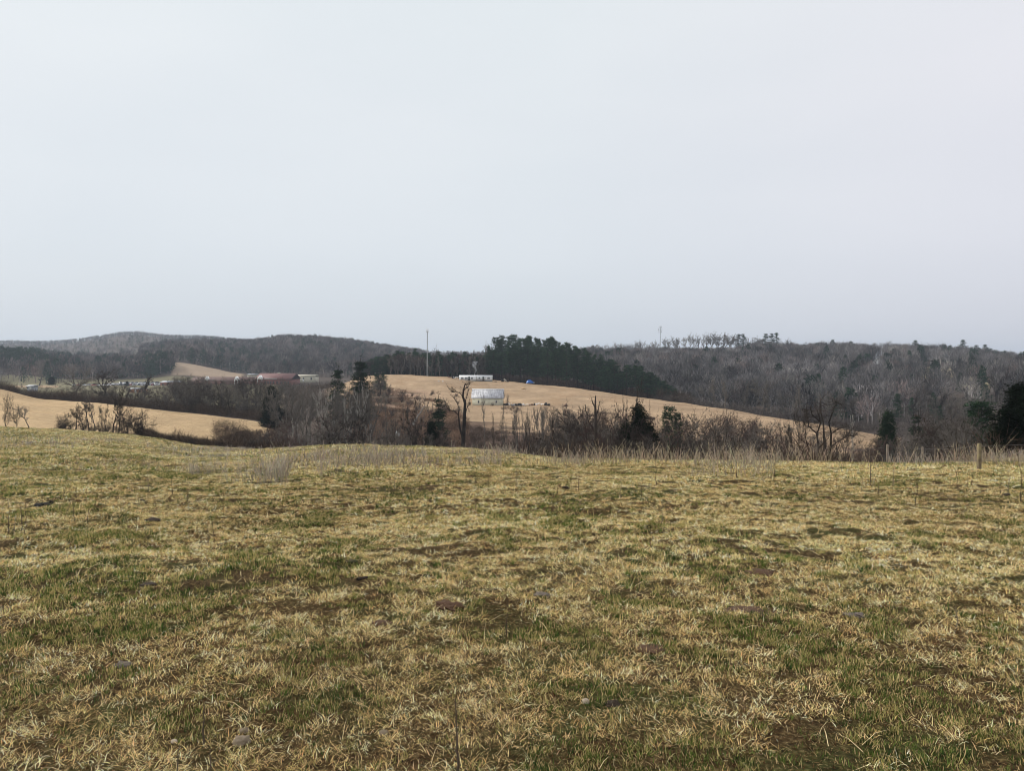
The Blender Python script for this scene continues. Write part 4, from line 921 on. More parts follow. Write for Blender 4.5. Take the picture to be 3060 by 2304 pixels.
px, X, Y = scatter(520, 1088, 1476, lambda p: curve_Y(8, p) + 24, lambda p: curve_Y(8, p) + 105); n = len(X)
Hh = zrow(Y, np.interp(px, [1088, 1130, 1180, 1470], [1080, 1070, 1056, 1058]) + RNG.uniform(-3, 16, n)) - ground(X, Y); ti = wtint(n, X, Y, (.085, .070, .062)); pine = RNG.random(n) < .14; ti[pine] = PT * RNG.uniform(.8, 1.5, (pine.sum(), 1))
wood('hilltop_woods', 'brown bare wood filling the hilltop row behind the mast', X, Y, np.clip(Hh, 5, 20), ti, pine, True, 110)

# ---------------------------------------------------------------- brambles and undergrowth of the valley
def twiggery(n, px0, px1, Yf0, Yf1, h, colf, seed, thresh=.0, per=38, size=1.0):
    px = RNG.uniform(px0, px1, n); Y = Yf0(px) + RNG.random(n) * (Yf1(px) - Yf0(px)); X = xcol(Y, px)
    k = fbm(X / 7, Y / 9, seed, 3) > thresh; X, Y, px = X[k], Y[k], px[k]; n = len(X); Z = ground(X, Y)
    Hb = RNG.uniform(*h, n) * (.55 + .9 * fbm(X / 5, Y / 6, seed + 3, 2)); i = np.repeat(np.arange(n), per); N = len(i)
    a = RNG.uniform(0, 2 * PI, N); t = RNG.uniform(.15, 1.65, N); L = Hb[i] * RNG.uniform(.2, .62, N)
    d = np.stack([np.cos(a) * np.sin(t), np.sin(a) * np.sin(t), np.cos(t)], 1)
    B = np.stack([X[i], Y[i], Z[i]], 1) + np.stack([np.cos(a), np.sin(a), 0 * a], 1) * (RNG.uniform(0, .5, N) * Hb[i])[:, None] + np.array([0, 0, 1.]) * (RNG.uniform(0, .75, N) * Hb[i])[:, None]
    w = np.cross(d, RNG.normal(size=(N, 3))); w /= np.linalg.norm(w, axis=1, keepdims=True) + 1e-9; w *= RNG.uniform(.012, .035, (N, 1)) * size
    C = colf(X, Y, n)[i] * RNG.uniform(.55, 1.5, (N, 1))
    return B - w, B + w, B + d * L[:, None], C
mb = MB()
dark = lambda X, Y, n: np.array([.074, .053, .039]) * RNG.uniform(.5, 1.5, (n, 1))
pink = lambda X, Y, n: np.array([.20, .128, .086]) * (.35 + 1.2 * fbm(X / 8, Y / 8, 303, 3))[:, None] * RNG.uniform(.7, 1.3, (n, 1))
mb.tris(*twiggery(9000, 640, 3050, lambda p: curve_Y(3, p) * 1.1 + 4, lambda p: curve_Y(5, p) + 12, (.8, 2.4), dark, 301, .3))
mb.tris(*twiggery(5200, 420, 860, lambda p: curve_Y(3, p) + 4, lambda p: np.interp(p, [420, 640, 780, 860], [132, 150, 190, 210]), (.5, 1.5), dark, 305, .3))
mb.tris(*twiggery(4200, -60, 880, lambda p: curve_Y(6, p) + 4, lambda p: curve_Y(6, p) + 42, (1.2, 3.4), dark, 307, .25))
mb.tris(*twiggery(6500, 1390, 2700, lambda p: curve_Y(5, p), lambda p: curve_Y(6, p) - 20, (.5, 1.6), dark, 309, .45))
mb.tris(*twiggery(900, -60, 500, lambda p: 330 + 0 * p, lambda p: 520 + 0 * p, (1, 3.5), dark, 313, .5, 26, 2.5))
mb.tris(*twiggery(1500, 500, 1000, lambda p: 300 + 0 * p, lambda p: 560 + 0 * p, (2, 5.), dark, 315, .4, 26, 2.5))
mb.tris(*twiggery(2600, 1950, 3200, lambda p: curve_Y(8, p) + 6, lambda p: curve_Y(9, p) + 30, (1.2, 4.), lambda X, Y, n: np.array([.085, .072, .064]) * RNG.uniform(.5, 1.5, (n, 1)), 323, .2, 34, 2.2))
mb.tris(*twiggery(1500, 1430, 2060, lambda p: curve_Y(8, p) + 12, lambda p: curve_Y(8, p) + 46, (2.5, 6.), dark, 319, .2, 30, 2.6))
mb.tris(*twiggery(700, 1780, 2340, lambda p: curve_Y(11, p) - 30, lambda p: curve_Y(11, p) + 4, (3.5, 7.), lambda X, Y, n: np.array([.09, .08, .076]) * RNG.uniform(.5, 1.5, (n, 1)), 321, .1, 30, 4.))
tag(mb.build('undergrowth', tintmat('bramble_twigs'), tint=True), 'dark leafless brambles and undergrowth along the valley bottom and hedges', 'undergrowth', None, 'stuff')
mb = MB()
mb.tris(*twiggery(7500, 1000, 1400, lambda p: curve_Y(5, p) + 5, lambda p: np.interp(p, [1000, 1100, 1200, 1300, 1400], [340, 355, 340, 300, 240]), (.35, 1.5), pink, 311, .42, 26, 1.3))
mb.tris(*twiggery(1300, 1500, 1960, lambda p: 262 + 0 * p, lambda p: np.interp(p, [1500, 1700, 1960], [300, 292, 262]), (.3, 1.1), lambda X, Y, n: np.array([.12, .085, .065]) * RNG.uniform(.5, 1.5, (n, 1)), 317, .54, 22, 1.3))
tag(mb.build('hill_scrub', tintmat('scrub_twigs'), tint=True), 'pinkish brown scrub on the left slope of the tan hill', 'scrub', None, 'stuff')
# ---------------------------------------------------------------- buildings on the hill
M_WHITE = plain('white_siding', (.74, .77, .78), .6, .08, 1.5)
M_WROOF = plain('white_metal_roof', (.80, .81, .82), .45, .06, 1)
M_DARK = plain('dark_opening', (.02, .02, .022), .4, .3, 3)
M_GLASS = plain('window_glass', (.045, .055, .065), .12, .2, 2, .5)
M_WOODW = plain('weathered_wood', (.22, .18, .14), .9, .3, 4)
M_STEEL = plain('galvanised_steel', (.34, .35, .36), .5, .15, 3, .4, .3)
M_BRICK = plain('red_brick', (.20, .080, .062), .9, .18, 3)
M_RROOF = plain('red_metal_roof', (.165, .075, .066), .6, .12, .5)
M_TRIM = plain('white_trim', (.78, .78, .77), .6, .05, 2)
M_CREAM = plain('cream_block', (.50, .47, .37), .85, .08, 1)
M_GREYM = plain('grey_metal', (.30, .32, .35), .5, .15, 2)
M_SCRAPW = plain('pale_scrap', (.66, .66, .66), .6, .2, 5)
M_SCRAPB = plain('black_scrap', (.02, .02, .022), .6, .4, 5)
M_RUST = plain('rusty_scrap', (.14, .075, .05), .9, .4, 5)
M_TYRE = plain('tyre_rubber', (.018, .018, .018), .8, .2, 8)
def mat_barnroof():
    t = NT('barn_roof_metal'); P = t.pos()
    st = t.noise(1.3, 4, P, .7, (3.2, .25, .25)); bl = t.noise(.7, 4, P)
    c = t.ramp(t.math('ADD', t.math('MULTIPLY', st, .65), t.math('MULTIPLY', bl, .4)), [(.40, (.22, .215, .23)), (.5, (.40, .40, .425)), (.60, (.56, .56, .585))])
    w = t.n('ShaderNodeTexWave'); w.inputs['Scale'].default_value = 5.0; w.bands_direction = 'X'; t.l(P, w.inputs[0])
    return t.surf(c, .5, w.outputs['Fac'], .12, .01, .3)
def mat_barnwall():
    t = NT('barn_block_wall'); P = t.pos(); b = t.n('ShaderNodeTexBrick'); b.inputs['Scale'].default_value = 1.0
    b.inputs['Color1'].default_value = (.66, .645, .52, 1); b.inputs['Color2'].default_value = (.61, .595, .48, 1); b.inputs['Mortar'].default_value = (.46, .45, .37, 1)
    b.inputs['Brick Width'].default_value = .4; b.inputs['Row Height'].default_value = .2; b.inputs['Mortar Size'].default_value = .012
    mp = t.n('ShaderNodeMapping'); mp.inputs['Rotation'].default_value = (PI / 2, 0, 0); t.l(P, mp.inputs[0]); t.l(mp.outputs[0], b.inputs[0])
    n = t.ramp(t.noise(.6, 5, P), [(.3, (.80, .80, .78)), (.65, (1.08, 1.08, 1.06))])
    return t.surf(t.mix(1., b.outputs[0], n, 'MULTIPLY'), .9)
M_BROOF = mat_barnroof(); M_BWALL = mat_barnwall()
def level(px, Y, py): return zrow(Y, py)

def barn():
    Y = 303.; px0, px1 = 1411.5, 1502.; S = Y / FPX; L = (px1 - px0) * S; x0 = xcol(Y, px0); zb = level(0, Y, 1210); H = 22.5 * S; R_ = 23 * S; D = 8.
    r = thing('barn', 'cream block barn with streaked pale metal roof on the tan hillside', 'barn', (x0, Y, zb), math.radians(-1.5))
    m = MB(); m.box(0, L, 0, D, -1.2, H); m.prismx([(0, H), (D, H), (D / 2, H + R_ * .96)], .0, L); m.build('wall', M_BWALL, r)
    m = MB(); o = .38; e = .45; th = .09
    for s in (0, 1):
        y0 = -o if s == 0 else D + o; pts = [(y0, H - o * R_ / (D / 2) + .02), (D / 2, H + R_ + .02), (D / 2, H + R_ + th + .02), (y0, H - o * R_ / (D / 2) + th + .02)]
        m.prismx(pts, -e, L + e)
    rf = m.build('roof', M_BROOF, r)
    m = MB(); m.prismx([(D / 2 - .25, H + R_ + .02), (D / 2, H + R_ + .2), (D / 2 + .25, H + R_ + .02)], -e - .02, L + e + .02); m.build('ridge_cap', M_WROOF, rf)
    m = MB(); m.box(-e, L + e, -o - .06, -o, H - o * R_ / (D / 2) - .12, H - o * R_ / (D / 2) + .06); m.build('gutter', M_GREYM, rf)
    for wx in (.205 * L, .79 * L):
        m = MB(); m.box(wx - .26, wx + .26, -.03, -.003, .75, 1.55); w = m.build('window', M_DARK, r)
        m = MB(); m.box(wx - .34, wx - .26, -.06, -.002, .67, 1.63); m.box(wx + .26, wx + .34, -.06, -.002, .67, 1.63); m.box(wx - .26, wx + .26, -.06, -.002, 1.55, 1.63); m.box(wx - .26, wx + .26, -.06, -.002, .67, .75); m.build('frame', M_TRIM, w)
    m = MB(); m.box(L * .30, L * .30 + .9, D + .003, D + .05, 0, 2.05); m.build('door', M_WOODW, r)
barn()
tree('bush', 1472, 298, 1202, 'small green-brown shrub against the front wall of the barn', w=14, mat=both(M_REDB))
tree('multi', 1513, 304, 1168, 'leafless tree close against the right end of the barn', w=24, mat=both(M_REDB))
tree('bush', 1404, 302, 1199, 'dark low bush at the left corner of the barn', w=10)

M_HGLASS = plain('curtained_glass', (.20, .22, .24), .2, .2, 2, .5)
def mobile_home():
    Y = 396.; S = Y / FPX; x0 = xcol(Y, 1372); L = (1470.5 - 1372) * S; zb = level(0, Y, 1142); D = 4.3; h0 = .75; H = 2.95
    r = thing('mobile_home', 'long white mobile home with smoking stovepipe on the hilltop', 'mobile home', (x0, Y, zb), math.radians(-2))
    m = MB(); m.box(0, L, 0, D, h0, H); m.build('body', M_WHITE, r)
    m = MB(); m.box(.05, L - .05, .06, D - .06, -.6, h0 - .003); m.build('skirting', plain('dark_skirting', (.16, .17, .17), .8), r)
    m = MB(); m.prismx([(-.18, H - .04), (D / 2, H + .42), (D + .18, H - .04), (D + .18, H + .06), (D / 2, H + .52), (-.18, H + .06)], -.15, L + .15); m.build('roof', M_WROOF, r)
    for wx, ww in ((1.6, 1.2), (3.6, 1.5), (6.4, 1.1), (10.2, .8), (14.9, 1.3)):
        m = MB(); m.box(wx - ww / 2, wx + ww / 2, -.03, -.003, 1.55, 2.45); w = m.build('window', M_HGLASS, r)
        m = MB()
        for a in ((wx - ww / 2 - .08, wx - ww / 2, 1.47, 2.53), (wx + ww / 2, wx + ww / 2 + .08, 1.47, 2.53), (wx - ww / 2, wx + ww / 2, 2.45, 2.53), (wx - ww / 2, wx + ww / 2, 1.47, 1.55)): m.box(a[0], a[1], -.05, -.002, a[2], a[3])
        m.build('frame', M_TRIM, w)
    for dx in (5.05, 12.2):
        m = MB(); m.box(dx - .45, dx + .45, -.04, -.003, h0 + .03, 2.72); d = m.build('door', plain('dark_door', (.10, .11, .11), .7), r)
        m = MB(); m.box(dx + .3, dx + .36, -.10, -.042, 1.6, 1.7); m.build('handle', M_STEEL, d)
    m = MB(); m.box(8.6, 13.2, -2.3, -.06, .62, .74)
    for px_ in np.linspace(8.65, 13.1, 7): m.box(px_, px_ + .09, -2.28, -2.19, -.5, 1.7)
    m.box(8.6, 13.2, -2.32, -2.29, 1.62, 1.72); m.box(8.6, 13.2, -2.32, -2.29, 1.15, 1.22); m.build('deck', M_WOODW, r)
    m = MB()
    for px_ in (8.7, 13.05): m.box(px_, px_ + .1, -.25, -.15, .75, 2.85)
    m.build('porch_post', M_WOODW, r)
    m = MB(); m.box(-1.9, -.05, .3, 3.2, .0, .5)
    for px_ in (-1.85, -.9): m.box(px_, px_ + .09, .32, .41, .5, 2.5)
    m.box(-1.95, -.05, .2, 3.3, 2.5, 2.6); m.build('side_porch', M_TRIM, r)
    m = MB()
    for i in range(4): m.box(5.0 - .5, 5.0 + .5, -.25 - i * .28, -.02 - i * .28, -.3, .68 - i * .2)
    m.build('steps', M_WOODW, r)
    cx_ = (1416.5 - 1372) * S; m = MB(); m.tubes([(cx_, D * .6, H + .3)], [(cx_, D * .6, H + 1.1)], .1, .1, 8); m.tubes([(cx_, D * .6, H + 1.1)], [(cx_, D * .6, H + 1.22)], .16, .16, 8); m.build('stovepipe', M_STEEL, r)
    return x0 + cx_, Y + D * .6, zb + H + 1.2
SX, SY, SZ = mobile_home()

def smoke():
    Y = SY; S = Y / FPX
    path = [(1417, 1118, .25), (1420, 1112, .4), (1423, 1107, .55), (1420, 1101, .75), (1416, 1095, 1.0), (1418, 1088, 1.25), (1420, 1080, 1.5)]
    A = np.array([(SX + (p[0] - 1417) * S, SY, SZ + (1118 - p[1]) * S - .1) for p in path]); rr = np.array([p[2] for p in path])
    m = MB(); n = 12; ang = np.arange(n) * 2 * PI / n
    V = np.concatenate([A[i] + np.stack([np.cos(ang) * rr[i], np.sin(ang) * rr[i], 0 * ang], 1) for i in range(len(A))]); k = len(A)
    F4 = [(i * n + j, i * n + (j + 1) % n, (i + 1) * n + (j + 1) % n, (i + 1) * n + j) for i in range(k - 1) for j in range(n)]
    V = np.concatenate([V, A[:1], A[-1:]]); F3 = [((j + 1) % n, j, k * n) for j in range(n)] + [((k - 1) * n + j, (k - 1) * n + (j + 1) % n, k * n + 1) for j in range(n)]
    m.add(V, F3, F4)
    t = NT('wood_smoke'); v = t.n('ShaderNodeVolumePrincipled'); v.inputs['Color'].default_value = (.92, .94, 1, 1); v.inputs['Anisotropy'].default_value = .1
    t.l(t.math('MULTIPLY', t.ramp(t.noise(.9, 3), [(.40, (0, 0, 0)), (.62, (1, 1, 1))]), .28), v.inputs['Density']); t.l(v.outputs[0], t.out.inputs['Volume'])
    tag(m.build('smoke', t.mat), "thin white wood smoke rising from the mobile home's stovepipe", 'smoke', None, 'stuff')
smoke()

# ---------------------------------------------------------------- lumps: junk, stones, dung, soil
def lump_data(nm, mat, seed, flat=1.0, rough=.35, sub=4):
    import bmesh
    bm = bmesh.new(); bmesh.ops.create_icosphere(bm, subdivisions=sub, radius=1.0)
    co = np.array([v.co[:] for v in bm.verts])
    d = fbm(co[:, 0] * 1.7 + co[:, 2] * 1.1 + 5, co[:, 1] * 1.7 - co[:, 2] * .9 + 9, seed, 3) - .5; d2 = fbm(co[:, 0] * 5 + co[:, 2] * 3, co[:, 1] * 5 - co[:, 2] * 4, seed + 9, 2) - .5
    co = co * (1 + rough * 1.6 * d + rough * 1.5 * d2)[:, None]; co[:, 2] *= flat
    for v, c in zip(bm.verts, co): v.co = c
    me = bpy.data.meshes.new(nm); bm.to_mesh(me); bm.free(); me.materials.append(mat); me.polygons.foreach_set('use_smooth', [True] * len(me.polygons))
    return me
def yfrom(px, py):
    Ys = np.exp(np.linspace(math.log(2.2), math.log(140), 1500)); g = ground(xcol(Ys, px), Ys); r = HY + (EYE - g) / Ys * FPX
    i = np.where(r <= py)[0]; return float(Ys[i[0]]) if len(i) else float(curve_Y(3, px))
def lump(name, label, cat, px, py, w, h, mat, seed, rough=.35, Y=None, group=None, rot=0., sink=.3):
    Y = Y or yfrom(px, py); S = Y / FPX; X = xcol(Y, px); me = lump_data(name, mat, seed, 1.0, rough)
    o = link(name, me, None, (X, Y, g1(X, Y) + h * S * (.5 - sink)), rot); o.scale = (w * S / 2, w * S / 2 * .85, h * S * .55)
    return tag(o, label, cat, group)
M_DUNG = plain('dry_dung', (.045, .033, .024), .95, .4, 9); M_SOIL = plain('bare_soil', (.085, .048, .028), 1, .4, 10); M_STONE = plain('field_stone', (.21, .165, .115), .9, .25, 12)
M_GDUNG = plain('grey_dung', (.14, .115, .095), 1, .35, 14); M_PALEST = plain('pale_stone', (.47, .39, .30), .85, .15, 12); M_BLACK = plain('black_dung', (.012, .010, .009), .8, .3, 9)
G_D = 'droppings and clods in the pasture'
lump('dung_pile', 'long black dung heap in the grass at the far left', 'dung', 124, 1514, 36, 13, M_BLACK, 3, .6, group=G_D)
lump('dung_pile', 'smaller round black dung lump at the right end of the long heap', 'dung', 150, 1511, 19, 18, M_BLACK, 4, .5, group=G_D)
lump('dung_pile', 'small black dung lump below the weed band, left of two', 'dung', 424, 1500, 15, 8, M_BLACK, 5, .5, group=G_D)
lump('dung_pile', 'small black dung lump below the weed band, right of two', 'dung', 590, 1500, 18, 6, M_DUNG, 6, .5, group=G_D)
lump('dirt_clod', 'low brown clod with dark grass before it, left of the middle', 'clod', 456, 1560, 44, 14, M_DUNG, 7, .5, group=G_D)
lump('dung_pile', 'flat dark dried dung at left, above the foreground grass', 'dung', 442, 1750, 44, 10, M_DUNG, 8, .45, group=G_D)
lump('dung_pile', 'flat dark brown pat left of the middle of the pasture', 'dung', 1050, 1682, 32, 9, M_DUNG, 9, .4, group=G_D)
lump('dirt_clod', 'largest pale brown clod of earth near the centre of the foreground', 'clod', 1335, 1818, 74, 24, M_SOIL, 10, .8, group=G_D, sink=.42)
lump('dirt_clod', 'dark flat clod left of the largest pale brown clod', 'clod', 1140, 1868, 60, 12, M_SOIL, 11, .5, group=G_D)
lump('molehill', 'reddish brown heap of bare soil right of the middle', 'soil heap', 2268, 1716, 74, 16, M_SOIL, 12, .6, group=G_D, sink=.4)
lump('molehill', 'wide strip of bare reddish soil among dark green grass at right', 'soil heap', 2250, 1832, 130, 8, M_SOIL, 13, .9, group=G_D, sink=.45)
lump('dung_pile', 'grey crusted dry pat in the grass at lower left', 'dung', 370, 1990, 48, 16, M_GDUNG, 14, .7, group=G_D, sink=.42)
lump('stone', 'rounded brown stone half sunk in grass at lower left, nearer of two', 'stone', 724, 2224, 46, 32, M_STONE, 15, .55, sink=.42)
lump('stone', 'flatter brown stone lying behind the nearer stone at lower left', 'stone', 730, 2190, 30, 22, M_STONE, 16, .55, sink=.42)
lump('stone', 'tiny pale stone left of the two brown stones', 'stone', 520, 2222, 18, 11, M_PALEST, 17, .25)
lump('stone', 'round pale stone at the lower centre right of the dark stalk', 'stone', 1749, 2104, 20, 18, M_PALEST, 18, .5, sink=.35)
lump('dirt_clod', 'dark earth lump right of the round pale stone', 'clod', 1832, 2112, 38, 20, M_DUNG, 19, .8, group=G_D, sink=.4)
lump('molehill', 'bare brown soil below a grass tuft right of centre', 'soil heap', 1950, 1944, 80, 12, M_SOIL, 20, .4, group=G_D)
lump('dung_pile', 'grey dry pat with a raised lump just right of centre', 'dung', 1620, 1780, 48, 11, M_GDUNG, 21, .5, group=G_D)
lump('dung_pile', 'bleached grey ring-shaped pat in the grass at right', 'dung', 2560, 1842, 66, 12, M_GDUNG, 22, .7, group=G_D, sink=.42)
lump('dung_pile', 'dark little lump far out in the middle of the pasture, left of two', 'dung', 1624, 1467, 11, 6, M_BLACK, 23, .4, group=G_D)
lump('dung_pile', 'dark little lump far out in the middle of the pasture, right of two', 'dung', 1690, 1461, 16, 8, M_DUNG, 24, .4, group=G_D)
lump('dung_pile', 'dark flat pat far out at the right below the fence post', 'dung', 3010, 1482, 28, 9, M_DUNG, 25, .4, group=G_D)
lump('stone', 'grey flat stone in the grass at the bottom left of centre', 'stone', 1145, 2195, 30, 12, M_STONE, 26, .3)
def fallen(name, label, pts, r, mat, cat='branch', Y=None, twigs=0):
    A = []
    for px, py in pts:
        y = Y if Y else yfrom(px, py); A.append((xcol(y, px), y, (zrow(y, py) if Y else g1(xcol(y, px), y)) + r))
    A = np.array(A); c = A[0].copy(); m = MB(); B = A - c; rr = np.linspace(r, r * .5, len(A)); m.tubes(B[:-1], B[1:] + (B[1:] - B[:-1]) * .03, rr[:-1], rr[1:], 7)
    rng = np.random.default_rng(3)
    for _ in range(twigs):
        i = rng.integers(0, len(B) - 1); b = B[i] + (B[i + 1] - B[i]) * rng.random(); m.cones([b], [b + nrm(rng.normal(size=3) + [0, 0, .5]) * rng.uniform(.5, 2)], r * .25)
    return tag(m.build(name, mat, None, c), label, cat)
fallen('fallen_branch', 'short dark broken stick lying in the grass left of centre', [(1068, 1738), (1092, 1732), (1122, 1729)], .014, M_BARK)
fallen('fallen_log', 'pale fallen trunk lying aslant in the brush left of the dead snag', [(1234, 1272), (1246, 1250), (1258, 1233), (1268, 1216)], .22, M_PALE, 'log', 195., 14)

# ---------------------------------------------------------------- junk round the barn and the home
def scrap(kind, label, px, py, w, h, mat, seed, Y=303.):
    S = Y / FPX; X = xcol(Y, px); zb = g1(X, Y); rng = np.random.default_rng(seed); m = MB(); W, H = w * S, h * S
    if kind == 'scrap_sheet':
        k = 5; xs = np.linspace(-W / 2, W / 2, k); zs = rng.uniform(.1, 1, k) * H
        V = [(x, y, zz + (.05 if y < 0 else .25 * H)) for y in (-.6, .7) for x, zz in zip(xs, zs)]
        V2 = [(a, b, c_ + .05) for a, b, c_ in V]; F = [(i, i + 1, k + i + 1, k + i) for i in range(k - 1)]
        m.add(V + V2, None, F + [tuple(2 * k + j for j in f[::-1]) for f in F] + [(i, 2 * k + i, 2 * k + i + 1, i + 1) for i in range(k - 1)] + [(k + i + 1, 3 * k + i + 1, 3 * k + i, k + i) for i in range(k - 1)])
        m.box(-W * .3, -W * .2, -.3, .3, -.2, H * .5)
    elif kind == 'barrel':
        a = np.linspace(0, 2 * PI, 13)[:-1]; r_ = W / 2
        pr = [(r_ * .93, -.05), (r_, .02), (r_ * 1.03, H * .33), (r_, H * .36), (r_ * 1.03, H * .66), (r_, H * .69), (r_ * .95, H)]
        V = [(math.cos(t) * q, math.sin(t) * q, zz) for q, zz in pr for t in a] + [(0, 0, H * .97)]
        m.add(V, [((len(pr) - 1) * 12 + j, (len(pr) - 1) * 12 + (j + 1) % 12, len(pr) * 12) for j in range(12)], [(i * 12 + j, i * 12 + (j + 1) % 12, (i + 1) * 12 + (j + 1) % 12, (i + 1) * 12 + j) for i in range(len(pr) - 1) for j in range(12)])
    else:
        for _ in range(7):
            x, y = rng.uniform(-W / 2, W / 2), rng.uniform(-.6, .6); a, b, c_ = rng.uniform(.12, .35, 3) * np.array([W, 1.2, H * 1.6])
            m.box(x - a, x + a, y - b, y + b, -.2, c_ + rng.uniform(0, H * .4))
    return tag(m.build(kind, mat, None, (X, Y, zb), rng.uniform(-.3, .3)), label, 'scrap', 'junk right of the barn' if Y < 340 else 'clutter round the mobile home')
for i, (k, nm, px, py, w, h, mt) in enumerate([('scrap_heap', 'black heap of scrap nearest the barn', 1512, 1207, 12, 8, M_SCRAPB), ('scrap_sheet', 'crumpled white sheet first right of the barn', 1524, 1199, 10, 6, M_SCRAPW), ('scrap_heap', 'grey scrap heap between the first white sheet and the black heap', 1534, 1205, 12, 6, M_GREYM),
      ('scrap_heap', 'biggest black heap in the junk row', 1547, 1206, 20, 9, M_SCRAPB), ('scrap_sheet', 'white sheet lying on the biggest black heap', 1562, 1201, 12, 6, M_SCRAPW), ('scrap_sheet', 'long flat white sheet in the middle of the junk row', 1573, 1207, 24, 4, M_SCRAPW), ('scrap_heap', 'rusty heap behind the long flat white sheet', 1588, 1202, 12, 7, M_RUST),
      ('barrel', 'small dark barrel right of the rusty heap', 1597, 1206, 4, 7, M_SCRAPB), ('scrap_sheet', 'white crumpled sheet, left of the last two pale sheets', 1607, 1209, 13, 7, M_SCRAPW), ('scrap_sheet', 'grey-white sheet, right of the last two pale sheets', 1620, 1208, 12, 6, M_SCRAPW), ('scrap_heap', 'dark heap with poles at the right end of the junk row', 1636, 1211, 14, 10, M_SCRAPB), ('scrap_heap', 'low dark scrap alone far right of the junk row', 1690, 1214, 8, 8, M_RUST)]):
    scrap(k, nm, px, py, w, h, mt, 40 + i)
for i, (k, nm, px, w, h, mt, Y) in enumerate([('scrap_heap', 'reddish clutter at the left of the mobile home', 1346, 12, 6, M_RUST, 397), ('scrap_heap', 'dark clutter between the reddish clutter and the home', 1354, 8, 6, M_SCRAPB, 395), ('scrap_sheet', 'pale sheet leaning by the side porch of the home', 1358, 5, 7, M_SCRAPW, 393), ('barrel', 'white barrel before the side porch of the home', 1374, 4, 5, M_SCRAPW, 391),
      ('scrap_heap', 'dark clutter under the right end of the home', 1478, 10, 3, M_SCRAPB, 394), ('scrap_heap', 'black clutter before the pines right of the home', 1503, 6, 8, M_SCRAPB, 398), ('scrap_sheet', 'pale boards leaning before the pines right of the home', 1509, 9, 7, M_CREAM, 397), ('scrap_heap', 'dark stack right of the leaning boards', 1517, 7, 7, M_SCRAPB, 398)]):
    scrap(k, nm, px, 0, w, h, mt, 70 + i, Y)
lump('stone', 'small white stone on the hill left of the home, left of two', 'stone', 1311, 0, 4, 4, M_SCRAPW, 61, Y=372.); lump('stone', 'small white stone on the hill left of the home, right of two', 'stone', 1323, 0, 4, 4, M_SCRAPW, 62, Y=372.)
lump('hay_pile', 'small pale straw heap on the hill below the blue tarp', 'straw heap', 1564, 0, 12, 6, plain('straw_heap', (.52, .36, .2), 1), 63, Y=362.)
lump('stone', 'pale orange stone low on the tan slope among the saplings', 'stone', 1684, 0, 10, 4, plain('orange_stone', (.62, .36, .17), .9), 64, Y=212.)

def tarp_car():
    Y = 399.; S = Y / FPX; X = xcol(Y, 1584); zb = g1(X, Y); r = thing('covered_car', 'vehicle covered with a bright blue tarp at the edge of the pines', 'car', (X, Y, zb), .1)
    nx, ny = 17, 9; xs = np.linspace(-1.95, 1.75, nx); ys = np.linspace(-.95, .95, ny); V = []
    for x in xs:
        for y in ys:
            zt = np.interp(x, [-1.95, -1.7, -1.2, .3, .9, 1.5, 1.75], [.5, 1.25, 2.0, 2.05, 1.55, 1.3, .5]) * (1 - .55 * max(0, abs(y) - .7) / .25) + .10 * (float(vnoise(np.array([x * 2.2]), np.array([y * 2.2]), 5)[0]) - .5)
            V.append((x, y, zt))
    F = [(i * ny + j, (i + 1) * ny + j, (i + 1) * ny + j + 1, i * ny + j + 1) for i in range(nx - 1) for j in range(ny - 1)]
    V2 = [(a, b, .45) for a, b, c_ in V]; n = len(V)
    e = [(i * ny, (i + 1) * ny) for i in range(nx - 1)] + [((i + 1) * ny + ny - 1, i * ny + ny - 1) for i in range(nx - 1)] + [(j + 1, j) for j in range(ny - 1)] + [((nx - 1) * ny + j, (nx - 1) * ny + j + 1) for j in range(ny - 1)]
    m = MB(); m.add(V + V2, None, F + [(a, b, n + b, n + a) for a, b in e]); m.build('tarp', plain('blue_tarp', (.025, .13, .46), .35, .2, 2, .5), r, smooth=False)
    m = MB(); m.box(-1.8, 2.15, -.8, .8, .3, .62); m.box(1.5, 2.2, -.78, .78, .55, 1.0); m.build('body', M_GREYM, r)
    for x in (-1.2, 1.35):
        for y in (-.82, .82):
            m = MB(); m.tubes([(x, y - .1, .32)], [(x, y + .1, .32)], .32, .32, 14); m.cones([(x, y - .1, .32)], [(x, y - .11, .32)], .3); m.cones([(x, y + .1, .32)], [(x, y + .11, .32)], .3); m.build('wheel', M_TYRE, r)
tarp_car()
def yhill(px, py):
    Ys = np.linspace(float(curve_Y(5, px)), float(curve_Y(8, px)), 800); r_ = HY + (EYE - ground(xcol(Ys, px), Ys)) / Ys * FPX
    i = np.where(r_ <= py)[0]; return float(Ys[i[0]]) if len(i) else float(Ys[-1])
def white_box():
    Y = yhill(1188, 1306); S = Y / FPX; X = xcol(Y, 1188); zb = zrow(Y, 1306); W, H = 11 * S, 19 * S
    r = thing('hive_box', 'upright white box with sloped top and dark slot lying in the brush', 'box', (X, Y, zb - .1), .15)
    m = MB(); m.prism([(-W / 2, -.4), (W / 2, -.4), (W / 2, H * .7), (W * .2, H), (-W * .3, H), (-W / 2, H * .7)], -.3, .3); m.build('body', M_WHITE, r)
    m = MB(); m.box(-W * .28, W * .25, -.325, -.302, H * .42, H * .5); m.build('slot', M_DARK, r)
white_box()

